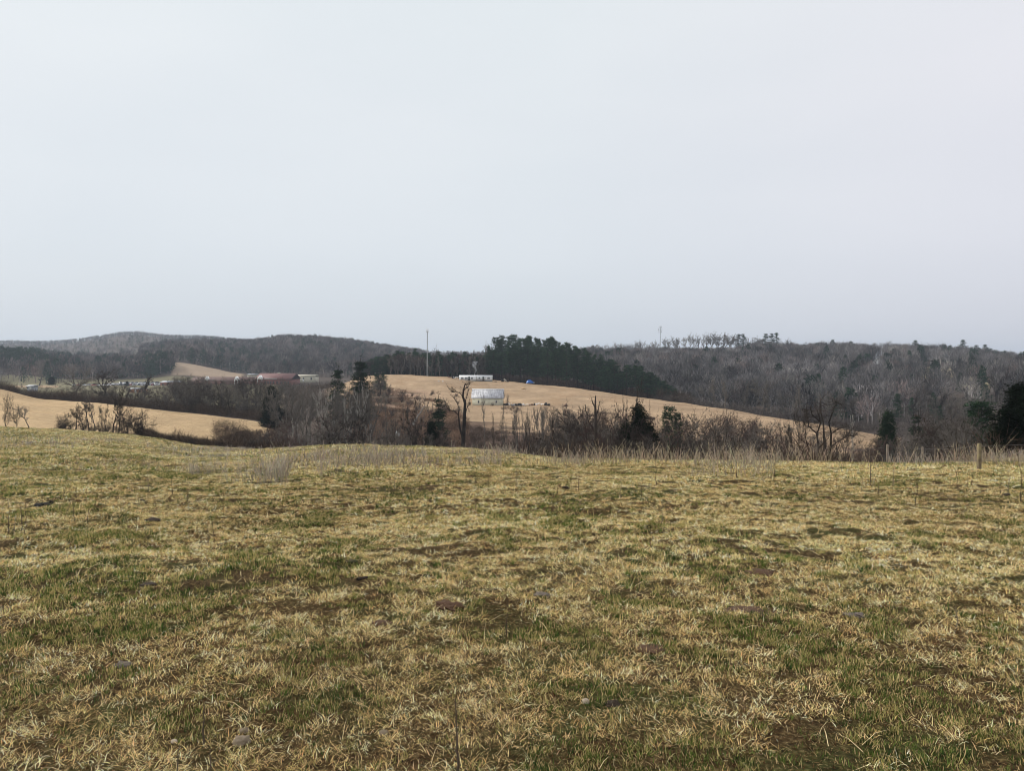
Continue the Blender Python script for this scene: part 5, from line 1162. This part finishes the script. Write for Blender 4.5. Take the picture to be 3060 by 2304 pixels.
# ---------------------------------------------------------------- masts
def mast(label, px, Y, top, base, w, arms, name):
    S = Y / FPX; X = xcol(Y, px); zb = g1(X, Y) - .3; H = zrow(Y, top) - zb; r = thing(name, label, 'mast', (X, Y, zb)); m = MB()
    c = [(math.cos(a) * w, math.sin(a) * w) for a in (PI / 2, PI / 2 + 2.094, PI / 2 + 4.189)]; ns = int(H / (w * 2.6)); tap = .45
    for i in range(3): m.tubes([(c[i][0], c[i][1], 0)], [(c[i][0] * tap, c[i][1] * tap, H * .97)], w * .15, w * .11, 5)
    for k in range(ns):
        f0, f1 = k / ns * .97, (k + 1) / ns * .97; s0, s1 = 1 - (1 - tap) * f0 / .97, 1 - (1 - tap) * f1 / .97
        for i in range(3):
            j = (i + 1 + k % 1) % 3; a, b = (c[i][0] * s0, c[i][1] * s0, H * f0), (c[j][0] * s1, c[j][1] * s1, H * f1); a2, b2 = (c[j][0] * s0, c[j][1] * s0, H * f0), (c[i][0] * s1, c[i][1] * s1, H * f1)
            m.tubes([a, a2], [b, b2], w * .07, w * .07, 3)
    m.build('lattice', M_STEEL, r)
    for zf, aw, n in arms:
        m = MB()
        for k in range(n):
            a = k * 2 * PI / n + .3; x, y = math.cos(a) * aw, math.sin(a) * aw
            m.tubes([(0, 0, H * zf)], [(x, y, H * zf)], .05, .05, 4); m.box(x - .14, x + .14, y - .1, y + .1, H * zf - 1.0, H * zf + 1.0)
        m.build('antenna', M_SCRAPW if name == 'radio_mast' else M_STEEL, r)
    m = MB(); m.tubes([(0, 0, H * .96)], [(0, 0, H * 1.03)], w * .15, w * .06, 5); m.build('spire', M_STEEL, r)
mast('slim grey lattice mast rising behind the bare trees of the hilltop', 1277, 418, 986, 1120, .42, [(.985, .45, 3)], 'radio_mast')
mast('distant cell tower with three tiers of antennas above the right ridge', 1973, 870, 976, 1047, .62, [(.985, 1.5, 6), (.90, 2.2, 6), (.83, 1.7, 6)], 'cell_tower')

# ---------------------------------------------------------------- the school, sheds, house and cars far off
def windows(r, xs, z0, z1, w, y=0.):
    for x in xs:
        m = MB(); m.box(x - w / 2, x + w / 2, y - .06, y - .004, z0, z1); m.build('window', M_GLASS, r)
def gable(m, mt, x, y0, y1, z0, w, h, name, r):
    m = MB(); m.prism([(x - w / 2, z0), (x + w / 2, z0), (x, z0 + h)], y0, y1); return m.build(name, mt, r)
def school():
    Y = 600.; S = Y / FPX; X0 = xcol(Y, 560); zb = level(0, Y, 1153); g = lambda px: (px - 560) * S; h = lambda py: (1153 - py) * S
    r = thing('school_building', 'long red brick school with red roof and three white gables', 'school', (X0, Y, zb - .4))
    m = MB(); m.box(g(764), g(871), 0, 24, -3, h(1131)); m.box(g(560), g(764) - .02, 4, 26, -3, h(1138)); m.build('wall', M_BRICK, r)
    m = MB(); m.prismx([(-1.2, h(1131.5)), (12, h(1115.5)), (25, h(1131.5)), (25, h(1131.5) + .3), (12, h(1115.5) + .35), (-1.2, h(1131.5) + .3)], g(762), g(873)); rf = m.build('roof', M_RROOF, r)
    m = MB(); m.box(g(817), g(823), 11, 13, h(1117), h(1112)); m.build('chimney', M_CREAM, rf)
    m = MB(); m.prismx([(2.8, h(1138)), (15, h(1127)), (27, h(1138)), (27, h(1138) + .3), (15, h(1127) + .35), (2.8, h(1138) + .3)], g(558), g(762) - .05); m.build('wing_roof', plain('brown_roof', (.13, .075, .06), .8), r)
    for px, w, hh, y in ((614, 11, 11, 1.5), (703, 12, 11, 1.5), (779, 17, 12.5, -2.6)):
        z0 = h(1132 if px == 779 else 1134); q = gable(None, M_TRIM, g(px), y, y + 4.5, z0, w * S, hh * S, 'gable', r)
        m = MB()
        for s in (-1, 1): m.box(g(px) + s * w * S * .38 - .15, g(px) + s * w * S * .38 + .15, y + .2, y + .5, -3, z0)
        m.build('column', M_TRIM, q)
    m = MB(); m.box(g(792), g(828), -2.4, -.05, h(1130.5), h(1129)); m.build('canopy', M_TRIM, r)
    windows(r, [g(p) for p in (793, 801, 809, 817, 828, 840, 852, 862)], h(1146), h(1138), 1.0); windows(r, [g(p) for p in range(570, 760, 14)], h(1150), h(1144), 1.0, 4.)
    m = MB(); m.box(g(777), g(781), -.08, -.004, 0, h(1142)); m.build('door', M_TRIM, r)
school()
for i_, (p_, w_) in enumerate([(836, 40), (858, 44), (872, 38)]): tree('wide', p_, 300, 1126 + 5 * i_, ['bare tree before the right part of the red school roof', 'bare tree before the right end of the red school wall', 'bare tree before the gap between the school and the cream building'][i_], w=w_, mat=both(M_GREY))
def block(name, label, px0, px1, Y, pyt, pyb, D, mw, mr, roofpx, cat='building', nwin=3, peak=False):
    S = Y / FPX; X0 = xcol(Y, px0); zb = level(0, Y, pyb); W = (px1 - px0) * S; H = (pyb - pyt) * S; r = thing(name, label, cat, (X0, Y, zb))
    m = MB(); m.box(0, W, 0, D, -2.5, H)
    if peak: m.prism([(0, H), (W, H), (W / 2, H + roofpx * S)], 0, D)
    m.build('wall', mw, r); m = MB()
    if peak:
        for s in (-1, 1): m.prism([(W / 2 + s * (W / 2 + .5), H - .3), (W / 2, H + roofpx * S + .05), (W / 2, H + roofpx * S + .25), (W / 2 + s * (W / 2 + .5), H - .1)][::s], -.5, D + .5)
    else: m.prismx([(-.6, H), (D / 2, H + roofpx * S), (D + .6, H), (D + .6, H + .2), (D / 2, H + roofpx * S + .25), (-.6, H + .2)], -.5, W + .5)
    m.build('roof', mr, r)
    if nwin: windows(r, np.linspace(W * .15, W * .85, nwin), H * .35, H * .75, min(1.1, W * .12))
    m = MB(); m.box(W * .46, W * .46 + .95, -.08, -.004, 0, min(2.1, H * .8)); m.build('door', M_TRIM, r)
    return r
block('brick_building', 'low brick building with pale roof at the right end of the car park', 479, 530, 575, 1143, 1158, 12, M_BRICK, M_GREYM, 4)
block('brick_building', 'low orange-brick building before the parked cars', 384, 424, 430, 1163, 1174, 7, plain('orange_brick', (.33, .16, .09), .9), M_GREYM, 2)
block('farm_shed', 'small shed with white roof by the hedge at far left', 80, 98, 420, 1155, 1163, 4.5, M_GREYM, plain('pale_roof', (.5, .5, .5), .6), 3, 'shed', 1)
block('storage_building', 'long cream building behind bare trees right of the school', 874, 940, 640, 1124, 1141, 14, M_CREAM, M_CREAM, 3)
block('storage_building', 'grey low building behind the school roof at its left', 738, 763, 628, 1120, 1134, 10, M_CREAM, M_GREYM, 1.5, nwin=0)
block('hill_house', 'white gabled house among the bare trees on the right hill', 2612, 2638, 700, 1078, 1090, 9, M_TRIM, M_GREYM, 13, 'house', 3, True)
block('hill_shed', 'small white outbuilding right of the gabled hill house', 2650, 2660, 690, 1080, 1086, 5, M_TRIM, M_GREYM, 3, 'shed', 0)
block('roadside_shed', 'pale roofed shed in the clearing at the right side of the hill', 3004, 3030, 520, 1158, 1166, 6, M_GREYM, M_WROOF, 3, 'shed', 1)
block('hill_barn', 'small dark barn in the white clearing on the left skyline hill', 872, 884, 1335, 1024, 1030, 7, M_WOODW, M_GREYM, 3, 'barn', 0)
def car_data(nm, mt):
    m = MB(); y0, y1 = -.88, .88
    m.prism([(-2.2, .35), (2.2, .35), (2.22, .72), (1.9, .9), (1.0, .98), (-1.7, 1.02), (-2.2, .95)], y0, y1, 0); m.prism([(-1.65, 1.0), (1.0, .97), (.35, 1.48), (-1.2, 1.5)], y0 + .1, y1 - .1, 1); m.box(-1.1, .28, y0 + .09, y1 - .09, 1.49, 1.54, 0)
    for x in (-1.35, 1.35):
        for y in (y0 + .02, y1 - .02): m.tubes([(x, y - .12, .33)], [(x, y + .12, .33)], .33, .33, 12, None, 2); m.cones([(x, y - .12, .33)], [(x, y - .13, .33)], .3, None, 2)
    return m.data(nm, [mt, M_GLASS, M_TYRE])
paint = {k: car_data('car_' + k, plain('paint_' + k, c, .3, .04, 1, .5)) for k, c in dict(white=(.80, .80, .82), silver=(.5, .52, .54), dark=(.03, .035, .05), red=(.3, .03, .03)).items()}
R5 = random.Random(9); cnt = {}
for rowi, (Y, p0, p1, n) in enumerate([(585, 330, 470, 14), (600, 338, 478, 13), (560, 222, 326, 8), (620, 360, 470, 10)]):
    for i in range(n):
        k = R5.choice(['white', 'white', 'white', 'silver', 'dark', 'red', 'white']); px = p0 + (p1 - p0) * i / (n - 1) + R5.uniform(-1, 1); X = xcol(Y, px)
        cnt[k, rowi] = cnt.get((k, rowi), 0) + 1; rn = ['nearest row', 'second row', 'short left row', 'rearmost row'][rowi]
        o = link('parked_car', paint[k], None, (X, Y, g1(X, Y) + .05), R5.choice([1.3, 1.57, 1.8]))
        tag(o, f"{ORD[cnt[k, rowi]]} {k} car from the left in the car park's {rn}", 'car', 'cars in the school car park')
def car_park():
    px0, px1, Y0, Y1 = 318, 486, 578, 632; n, k = 40, 12; V = []
    for j in range(k + 1):
        for i in range(n + 1):
            Y = Y0 + (Y1 - Y0) * j / k; X = xcol(Y, px0 + (px1 - px0) * i / n); V.append((X, Y, g1(X, Y) + .045))
    F = [(j * (n + 1) + i, j * (n + 1) + i + 1, (j + 1) * (n + 1) + i + 1, (j + 1) * (n + 1) + i) for j in range(k) for i in range(n)]
    m = MB(); m.add(V, None, F); tag(m.build('car_park', plain('asphalt', (.10, .10, .105), .9, .2, 1)), 'asphalt car park of the school', 'car park', None, 'structure')
car_park()

# ---------------------------------------------------------------- the wire fence
M_TWIRE = plain('old_wire', (.13, .12, .11), .7)
def fence():
    def mat_post():
        t = NT('lichened_post'); n = t.noise(14, 5, None, .7, (1, 1, .25)); b = t.noise(5, 4)
        return t.surf(t.mix(t.ramp(b, [(.45, (0, 0, 0)), (.6, (1, 1, 1))]), t.ramp(n, [(.3, (.10, .075, .05)), (.7, (.30, .235, .15))]), (.28, .235, .13)), .95, n, .6, .01)
    mp = mat_post(); base = yfrom(2926, 1404)
    spec = [(3330, base + 1, 1300, .07), (2926, base, 1325, .066), (2757, 37.5, 1336, .05), (2652, 39.5, 1328, .058), (2545, 43., 1336, .045), (2440, 46., 1338, .05), (2330, 49., 1342, .05), (2210, 52., 1348, .05), (2090, 54., 1352, .05)]
    r = thing('wire_fence', 'wire fence of round weathered wooden posts along the pasture edge at right', 'fence', (xcol(base, 2926), base, g1(xcol(base, 2926), base)))
    o = np.array(r.location); tops = []
    for px, Y, top, rad in spec:
        X = xcol(Y, px); zb = g1(X, Y); H = zrow(Y, top) - zb; m = MB(); a = np.arange(12) * 2 * PI / 12; pr = [(1.08, -.3), (1.05, .0), (1.0, H * .4), (.96, H * .97), (.80, H)]
        rng = np.random.default_rng(int(px)); wob = 1 + rng.normal(0, .03, 12)
        V = [(math.cos(t) * q * rad * w_, math.sin(t) * q * rad * w_, zz) for q, zz in pr for t, w_ in zip(a, wob)] + [(0, 0, H + .005)]
        m.add(V, [(48 + j, 48 + (j + 1) % 12, 60) for j in range(12)], [(i * 12 + j, i * 12 + (j + 1) % 12, (i + 1) * 12 + (j + 1) % 12, (i + 1) * 12 + j) for i in range(4) for j in range(12)])
        p = m.build('post', mp if px >= 2900 else M_WOODW, r, tuple(np.array((X, Y, zb)) - o), smooth=True); tops.append((np.array((X, Y, zb)) - o, H))
    for f in (.90, .62, .34):
        m = MB(); A = []
        for (p, H), (q, G) in zip(tops[:-1], tops[1:]):
            for t in np.linspace(0, 1, 7)[:-1]: A.append(p + (q - p) * t + np.array([0, -.07, (H * f) * (1 - t) + (G * f) * t - .035 * math.sin(PI * t)]))
        p, H = tops[-1]; A.append(p + np.array([0, -.07, H * f])); A = np.array(A); m.tubes(A[:-1], A[1:], .0045, .0045, 4); m.build('wire', M_TWIRE, r)
fence()

# ---------------------------------------------------------------- lone weed stalks one can point at
M_WEED = plain('lone_stalk', (.085, .062, .045), .95, .35, 20); M_WEEDL = plain('lone_stalk_light', (.26, .21, .15), .95, .3, 20)
def weed(px, base, top, label, dark=True, thick=.004, seed=0, spurs=7):
    Y = yfrom(px, base) if base < 2290 else 2.95; S = Y / FPX; X = xcol(Y, px); zb = g1(X, Y); H = zrow(Y, top) - zb; rng = np.random.default_rng(seed + int(px)); n = 9
    t = np.linspace(0, 1, n); A = np.stack([np.cumsum(rng.normal(0, H * .016, n)), np.cumsum(rng.normal(0, H * .016, n)), t * H], 1); A[:, :2] -= A[0, :2]; rr = thick * (1.1 - .75 * t)
    m = MB(); m.tubes(A[:-1], A[1:], rr[:-1], rr[1:], 6); m.cones([A[-1]], [A[-1] + [0, 0, H * .03]], rr[-1])
    for _ in range(spurs):
        k = rng.integers(1, n - 1); a = rng.uniform(0, 2 * PI); l = H * rng.uniform(.02, .10); m.cones([A[k]], [A[k] + np.array([math.cos(a) * l * .7, math.sin(a) * l * .7, l * .7])], rr[k] * .7)
    tag(m.build('weed_stalk', M_WEED if dark else M_WEEDL, None, (X, Y, zb)), label, 'weed', 'lone weed stalks')
weed(1378, 2330, 2090, 'nearest thick dark weed stalk at the bottom of the picture, left of centre', True, .0062, 1, 16)
weed(608, 2232, 2106, 'thin dark weed stalk at lower left behind the bottom edge', True, .0042)
weed(545, 2340, 2212, 'thin dark weed stalk touching the bottom edge at lower left', True, .0042)
weed(626, 2340, 2236, 'short thin dark stalk at the bottom edge right of its taller neighbour', True, .0038)
wl = [(25, 1600, 1500), (41, 1604, 1520), (62, 1602, 1497), (74, 1600, 1495), (135, 1592, 1530), (221, 1562, 1503), (262, 1570, 1512), (560, 1500, 1460), (622, 1600, 1562), (641, 1608, 1545), (445, 1472, 1405), (515, 1478, 1420), (1180, 1462, 1415), (1420, 1460, 1405), (1541, 1452, 1392), (1667, 1482, 1422), (1729, 1470, 1416), (1855, 1490, 1420),
      (1918, 1488, 1428), (1962, 1452, 1378), (1977, 1568, 1494), (2200, 1430, 1375), (2312, 1440, 1372), (2575, 1466, 1420), (2600, 1452, 1370), (2626, 1482, 1440), (2735, 1514, 1408), (2672, 1455, 1395), (2860, 1460, 1400), (2905, 1455, 1395), (2990, 1478, 1420), (3012, 1478, 1395), (3050, 1500, 1362), (1513, 1900, 1785), (2860, 1880, 1815), (1000, 1590, 1550)]
for i, (px, b, t_) in enumerate(sorted(wl)):
    seg = ['at the left edge', 'left of centre', 'at the centre', 'right of centre', 'near the fence post'][min(4, int(px / 612))]
    cnt[seg] = cnt.get(seg, 0) + 1
    weed(px, b, t_, f"{ORD[cnt[seg]]} lone standing weed stalk from the left among those {seg}", i % 3 != 1, max(.0038, .00042 * yfrom(px, b)), 3)
# ---------------------------------------------------------------- sky, sun, air, camera
SUN_EL, SUN_AZ = math.radians(33), math.radians(-68)      # azimuth measured from the view direction, negative = left
world = bpy.data.worlds.new('World'); scene.world = world; world.use_nodes = True
nt = world.node_tree; nt.nodes.clear()
def wn(t): return nt.nodes.new(t)
out = wn('ShaderNodeOutputWorld'); bg = wn('ShaderNodeBackground'); nt.links.new(bg.outputs[0], out.inputs[0])
sky = wn('ShaderNodeTexSky'); sky.sky_type = 'NISHITA'; sky.sun_disc = False; sky.sun_elevation = SUN_EL; sky.sun_rotation = SUN_AZ
sky.air_density = 1.2; sky.dust_density = 3.0
tc = wn('ShaderNodeTexCoord'); sep = wn('ShaderNodeSeparateXYZ'); nt.links.new(tc.outputs['Generated'], sep.inputs[0])
rp = wn('ShaderNodeValToRGB'); e = rp.color_ramp.elements
stops = [(0.0, (.70, .748, .805)), (.06, (.715, .765, .822)), (.14, (.76, .81, .862)), (.30, (.81, .853, .89)), (.46, (.85, .897, .918)), (1.0, (1.02, 1.04, 1.05))]
while len(e) < len(stops): e.new(.5)
for i, (p, c) in enumerate(stops): e[i].position = p; e[i].color = c + (1,)
nt.links.new(sep.outputs[2], rp.inputs[0])
# slow unevenness of the cloud sheet, a shade rosier to the right
nz = wn('ShaderNodeTexNoise'); nz.inputs['Scale'].default_value = 1.7; nz.inputs['Detail'].default_value = 3; mp = wn('ShaderNodeMapping'); mp.inputs['Scale'].default_value = (1, 1, 3.2)
nt.links.new(tc.outputs['Generated'], mp.inputs[0]); nt.links.new(mp.outputs[0], nz.inputs[0])
r2 = wn('ShaderNodeValToRGB'); r2.color_ramp.elements[0].position = .3; r2.color_ramp.elements[0].color = (.955, .965, .975, 1); r2.color_ramp.elements[1].position = .7; r2.color_ramp.elements[1].color = (1.03, 1.025, 1.02, 1)
nt.links.new(nz.outputs[0], r2.inputs[0])
mx = wn('ShaderNodeMix'); mx.data_type = 'RGBA'; mx.blend_type = 'MULTIPLY'; mx.inputs[0].default_value = 1; nt.links.new(rp.outputs[0], mx.inputs[6]); nt.links.new(r2.outputs[0], mx.inputs[7])
r3 = wn('ShaderNodeMapRange'); r3.inputs['From Min'].default_value = .05; r3.inputs['From Max'].default_value = .6; nt.links.new(sep.outputs[0], r3.inputs['Value'])
m3 = wn('ShaderNodeMix'); m3.data_type = 'RGBA'; m3.blend_type = 'MULTIPLY'; nt.links.new(r3.outputs[0], m3.inputs[0]); nt.links.new(mx.outputs[2], m3.inputs[6]); m3.inputs[7].default_value = (1.03, .975, .995, 1)
sc = wn('ShaderNodeMix'); sc.data_type = 'RGBA'; sc.blend_type = 'MULTIPLY'; sc.inputs[0].default_value = 1; nt.links.new(m3.outputs[2], sc.inputs[6]); sc.inputs[7].default_value = (10, 10, 10, 1)
fin = wn('ShaderNodeMix'); fin.data_type = 'RGBA'; fin.inputs[0].default_value = .93; nt.links.new(sky.outputs[0], fin.inputs[6]); nt.links.new(sc.outputs[2], fin.inputs[7])
nt.links.new(fin.outputs[2], bg.inputs[0]); bg.inputs[1].default_value = .1

sun = bpy.data.lights.new('sun', 'SUN'); sun.energy = 3.0; sun.angle = math.radians(6); sun.color = (1, .945, .86)
so = bpy.data.objects.new('sun', sun); COL.objects.link(so)
sd = Vector((math.sin(SUN_AZ) * math.cos(SUN_EL), math.cos(SUN_AZ) * math.cos(SUN_EL), math.sin(SUN_EL))); so.rotation_euler = sd.to_track_quat('Z', 'Y').to_euler()

HAZE = 1.5e-4
zz = P3[:, 2]
m = MB(); bx = 9200; m.box(-bx, bx, -90, 6100, zz.min() - 1, max(zz.max() + 30, 135))
t = NT('haze_air'); v = t.n('ShaderNodeVolumePrincipled'); v.inputs['Color'].default_value = (.76, .86, 1, 1); v.inputs['Density'].default_value = HAZE; v.inputs['Anisotropy'].default_value = .2
t.l(v.outputs[0], t.out.inputs['Volume'])
hz = m.build('haze', t.mat); tag(hz, 'thin grey-blue haze of the damp air', 'haze', None, 'stuff')

cam = bpy.data.cameras.new('camera'); co = bpy.data.objects.new('camera', cam); COL.objects.link(co); scene.camera = co
cam.sensor_fit = 'HORIZONTAL'; cam.sensor_width = 36; cam.lens = 36 * FPX / 3060; cam.shift_y = -(1152 - HY) / 3060; cam.clip_start = .05; cam.clip_end = 30000
co.location = (0, 0, EYE); co.rotation_euler = (PI / 2, 0, 0)
vs = scene.view_settings; vs.view_transform = 'Standard'; vs.look = 'None'; vs.exposure = 0; vs.gamma = 1; vs.use_curve_mapping = False
scene.render.engine = 'CYCLES'; scene.cycles.max_bounces = 5; scene.cycles.diffuse_bounces = 3; scene.cycles.transparent_max_bounces = 8; scene.cycles.volume_bounces = 0
scene.cycles.filter_width = .9; scene.cycles.use_denoising = True; scene.cycles.denoiser = 'OPENIMAGEDENOISE'; scene.cycles.denoising_input_passes = 'RGB_ALBEDO_NORMAL'; scene.cycles.denoising_prefilter = 'ACCURATE'
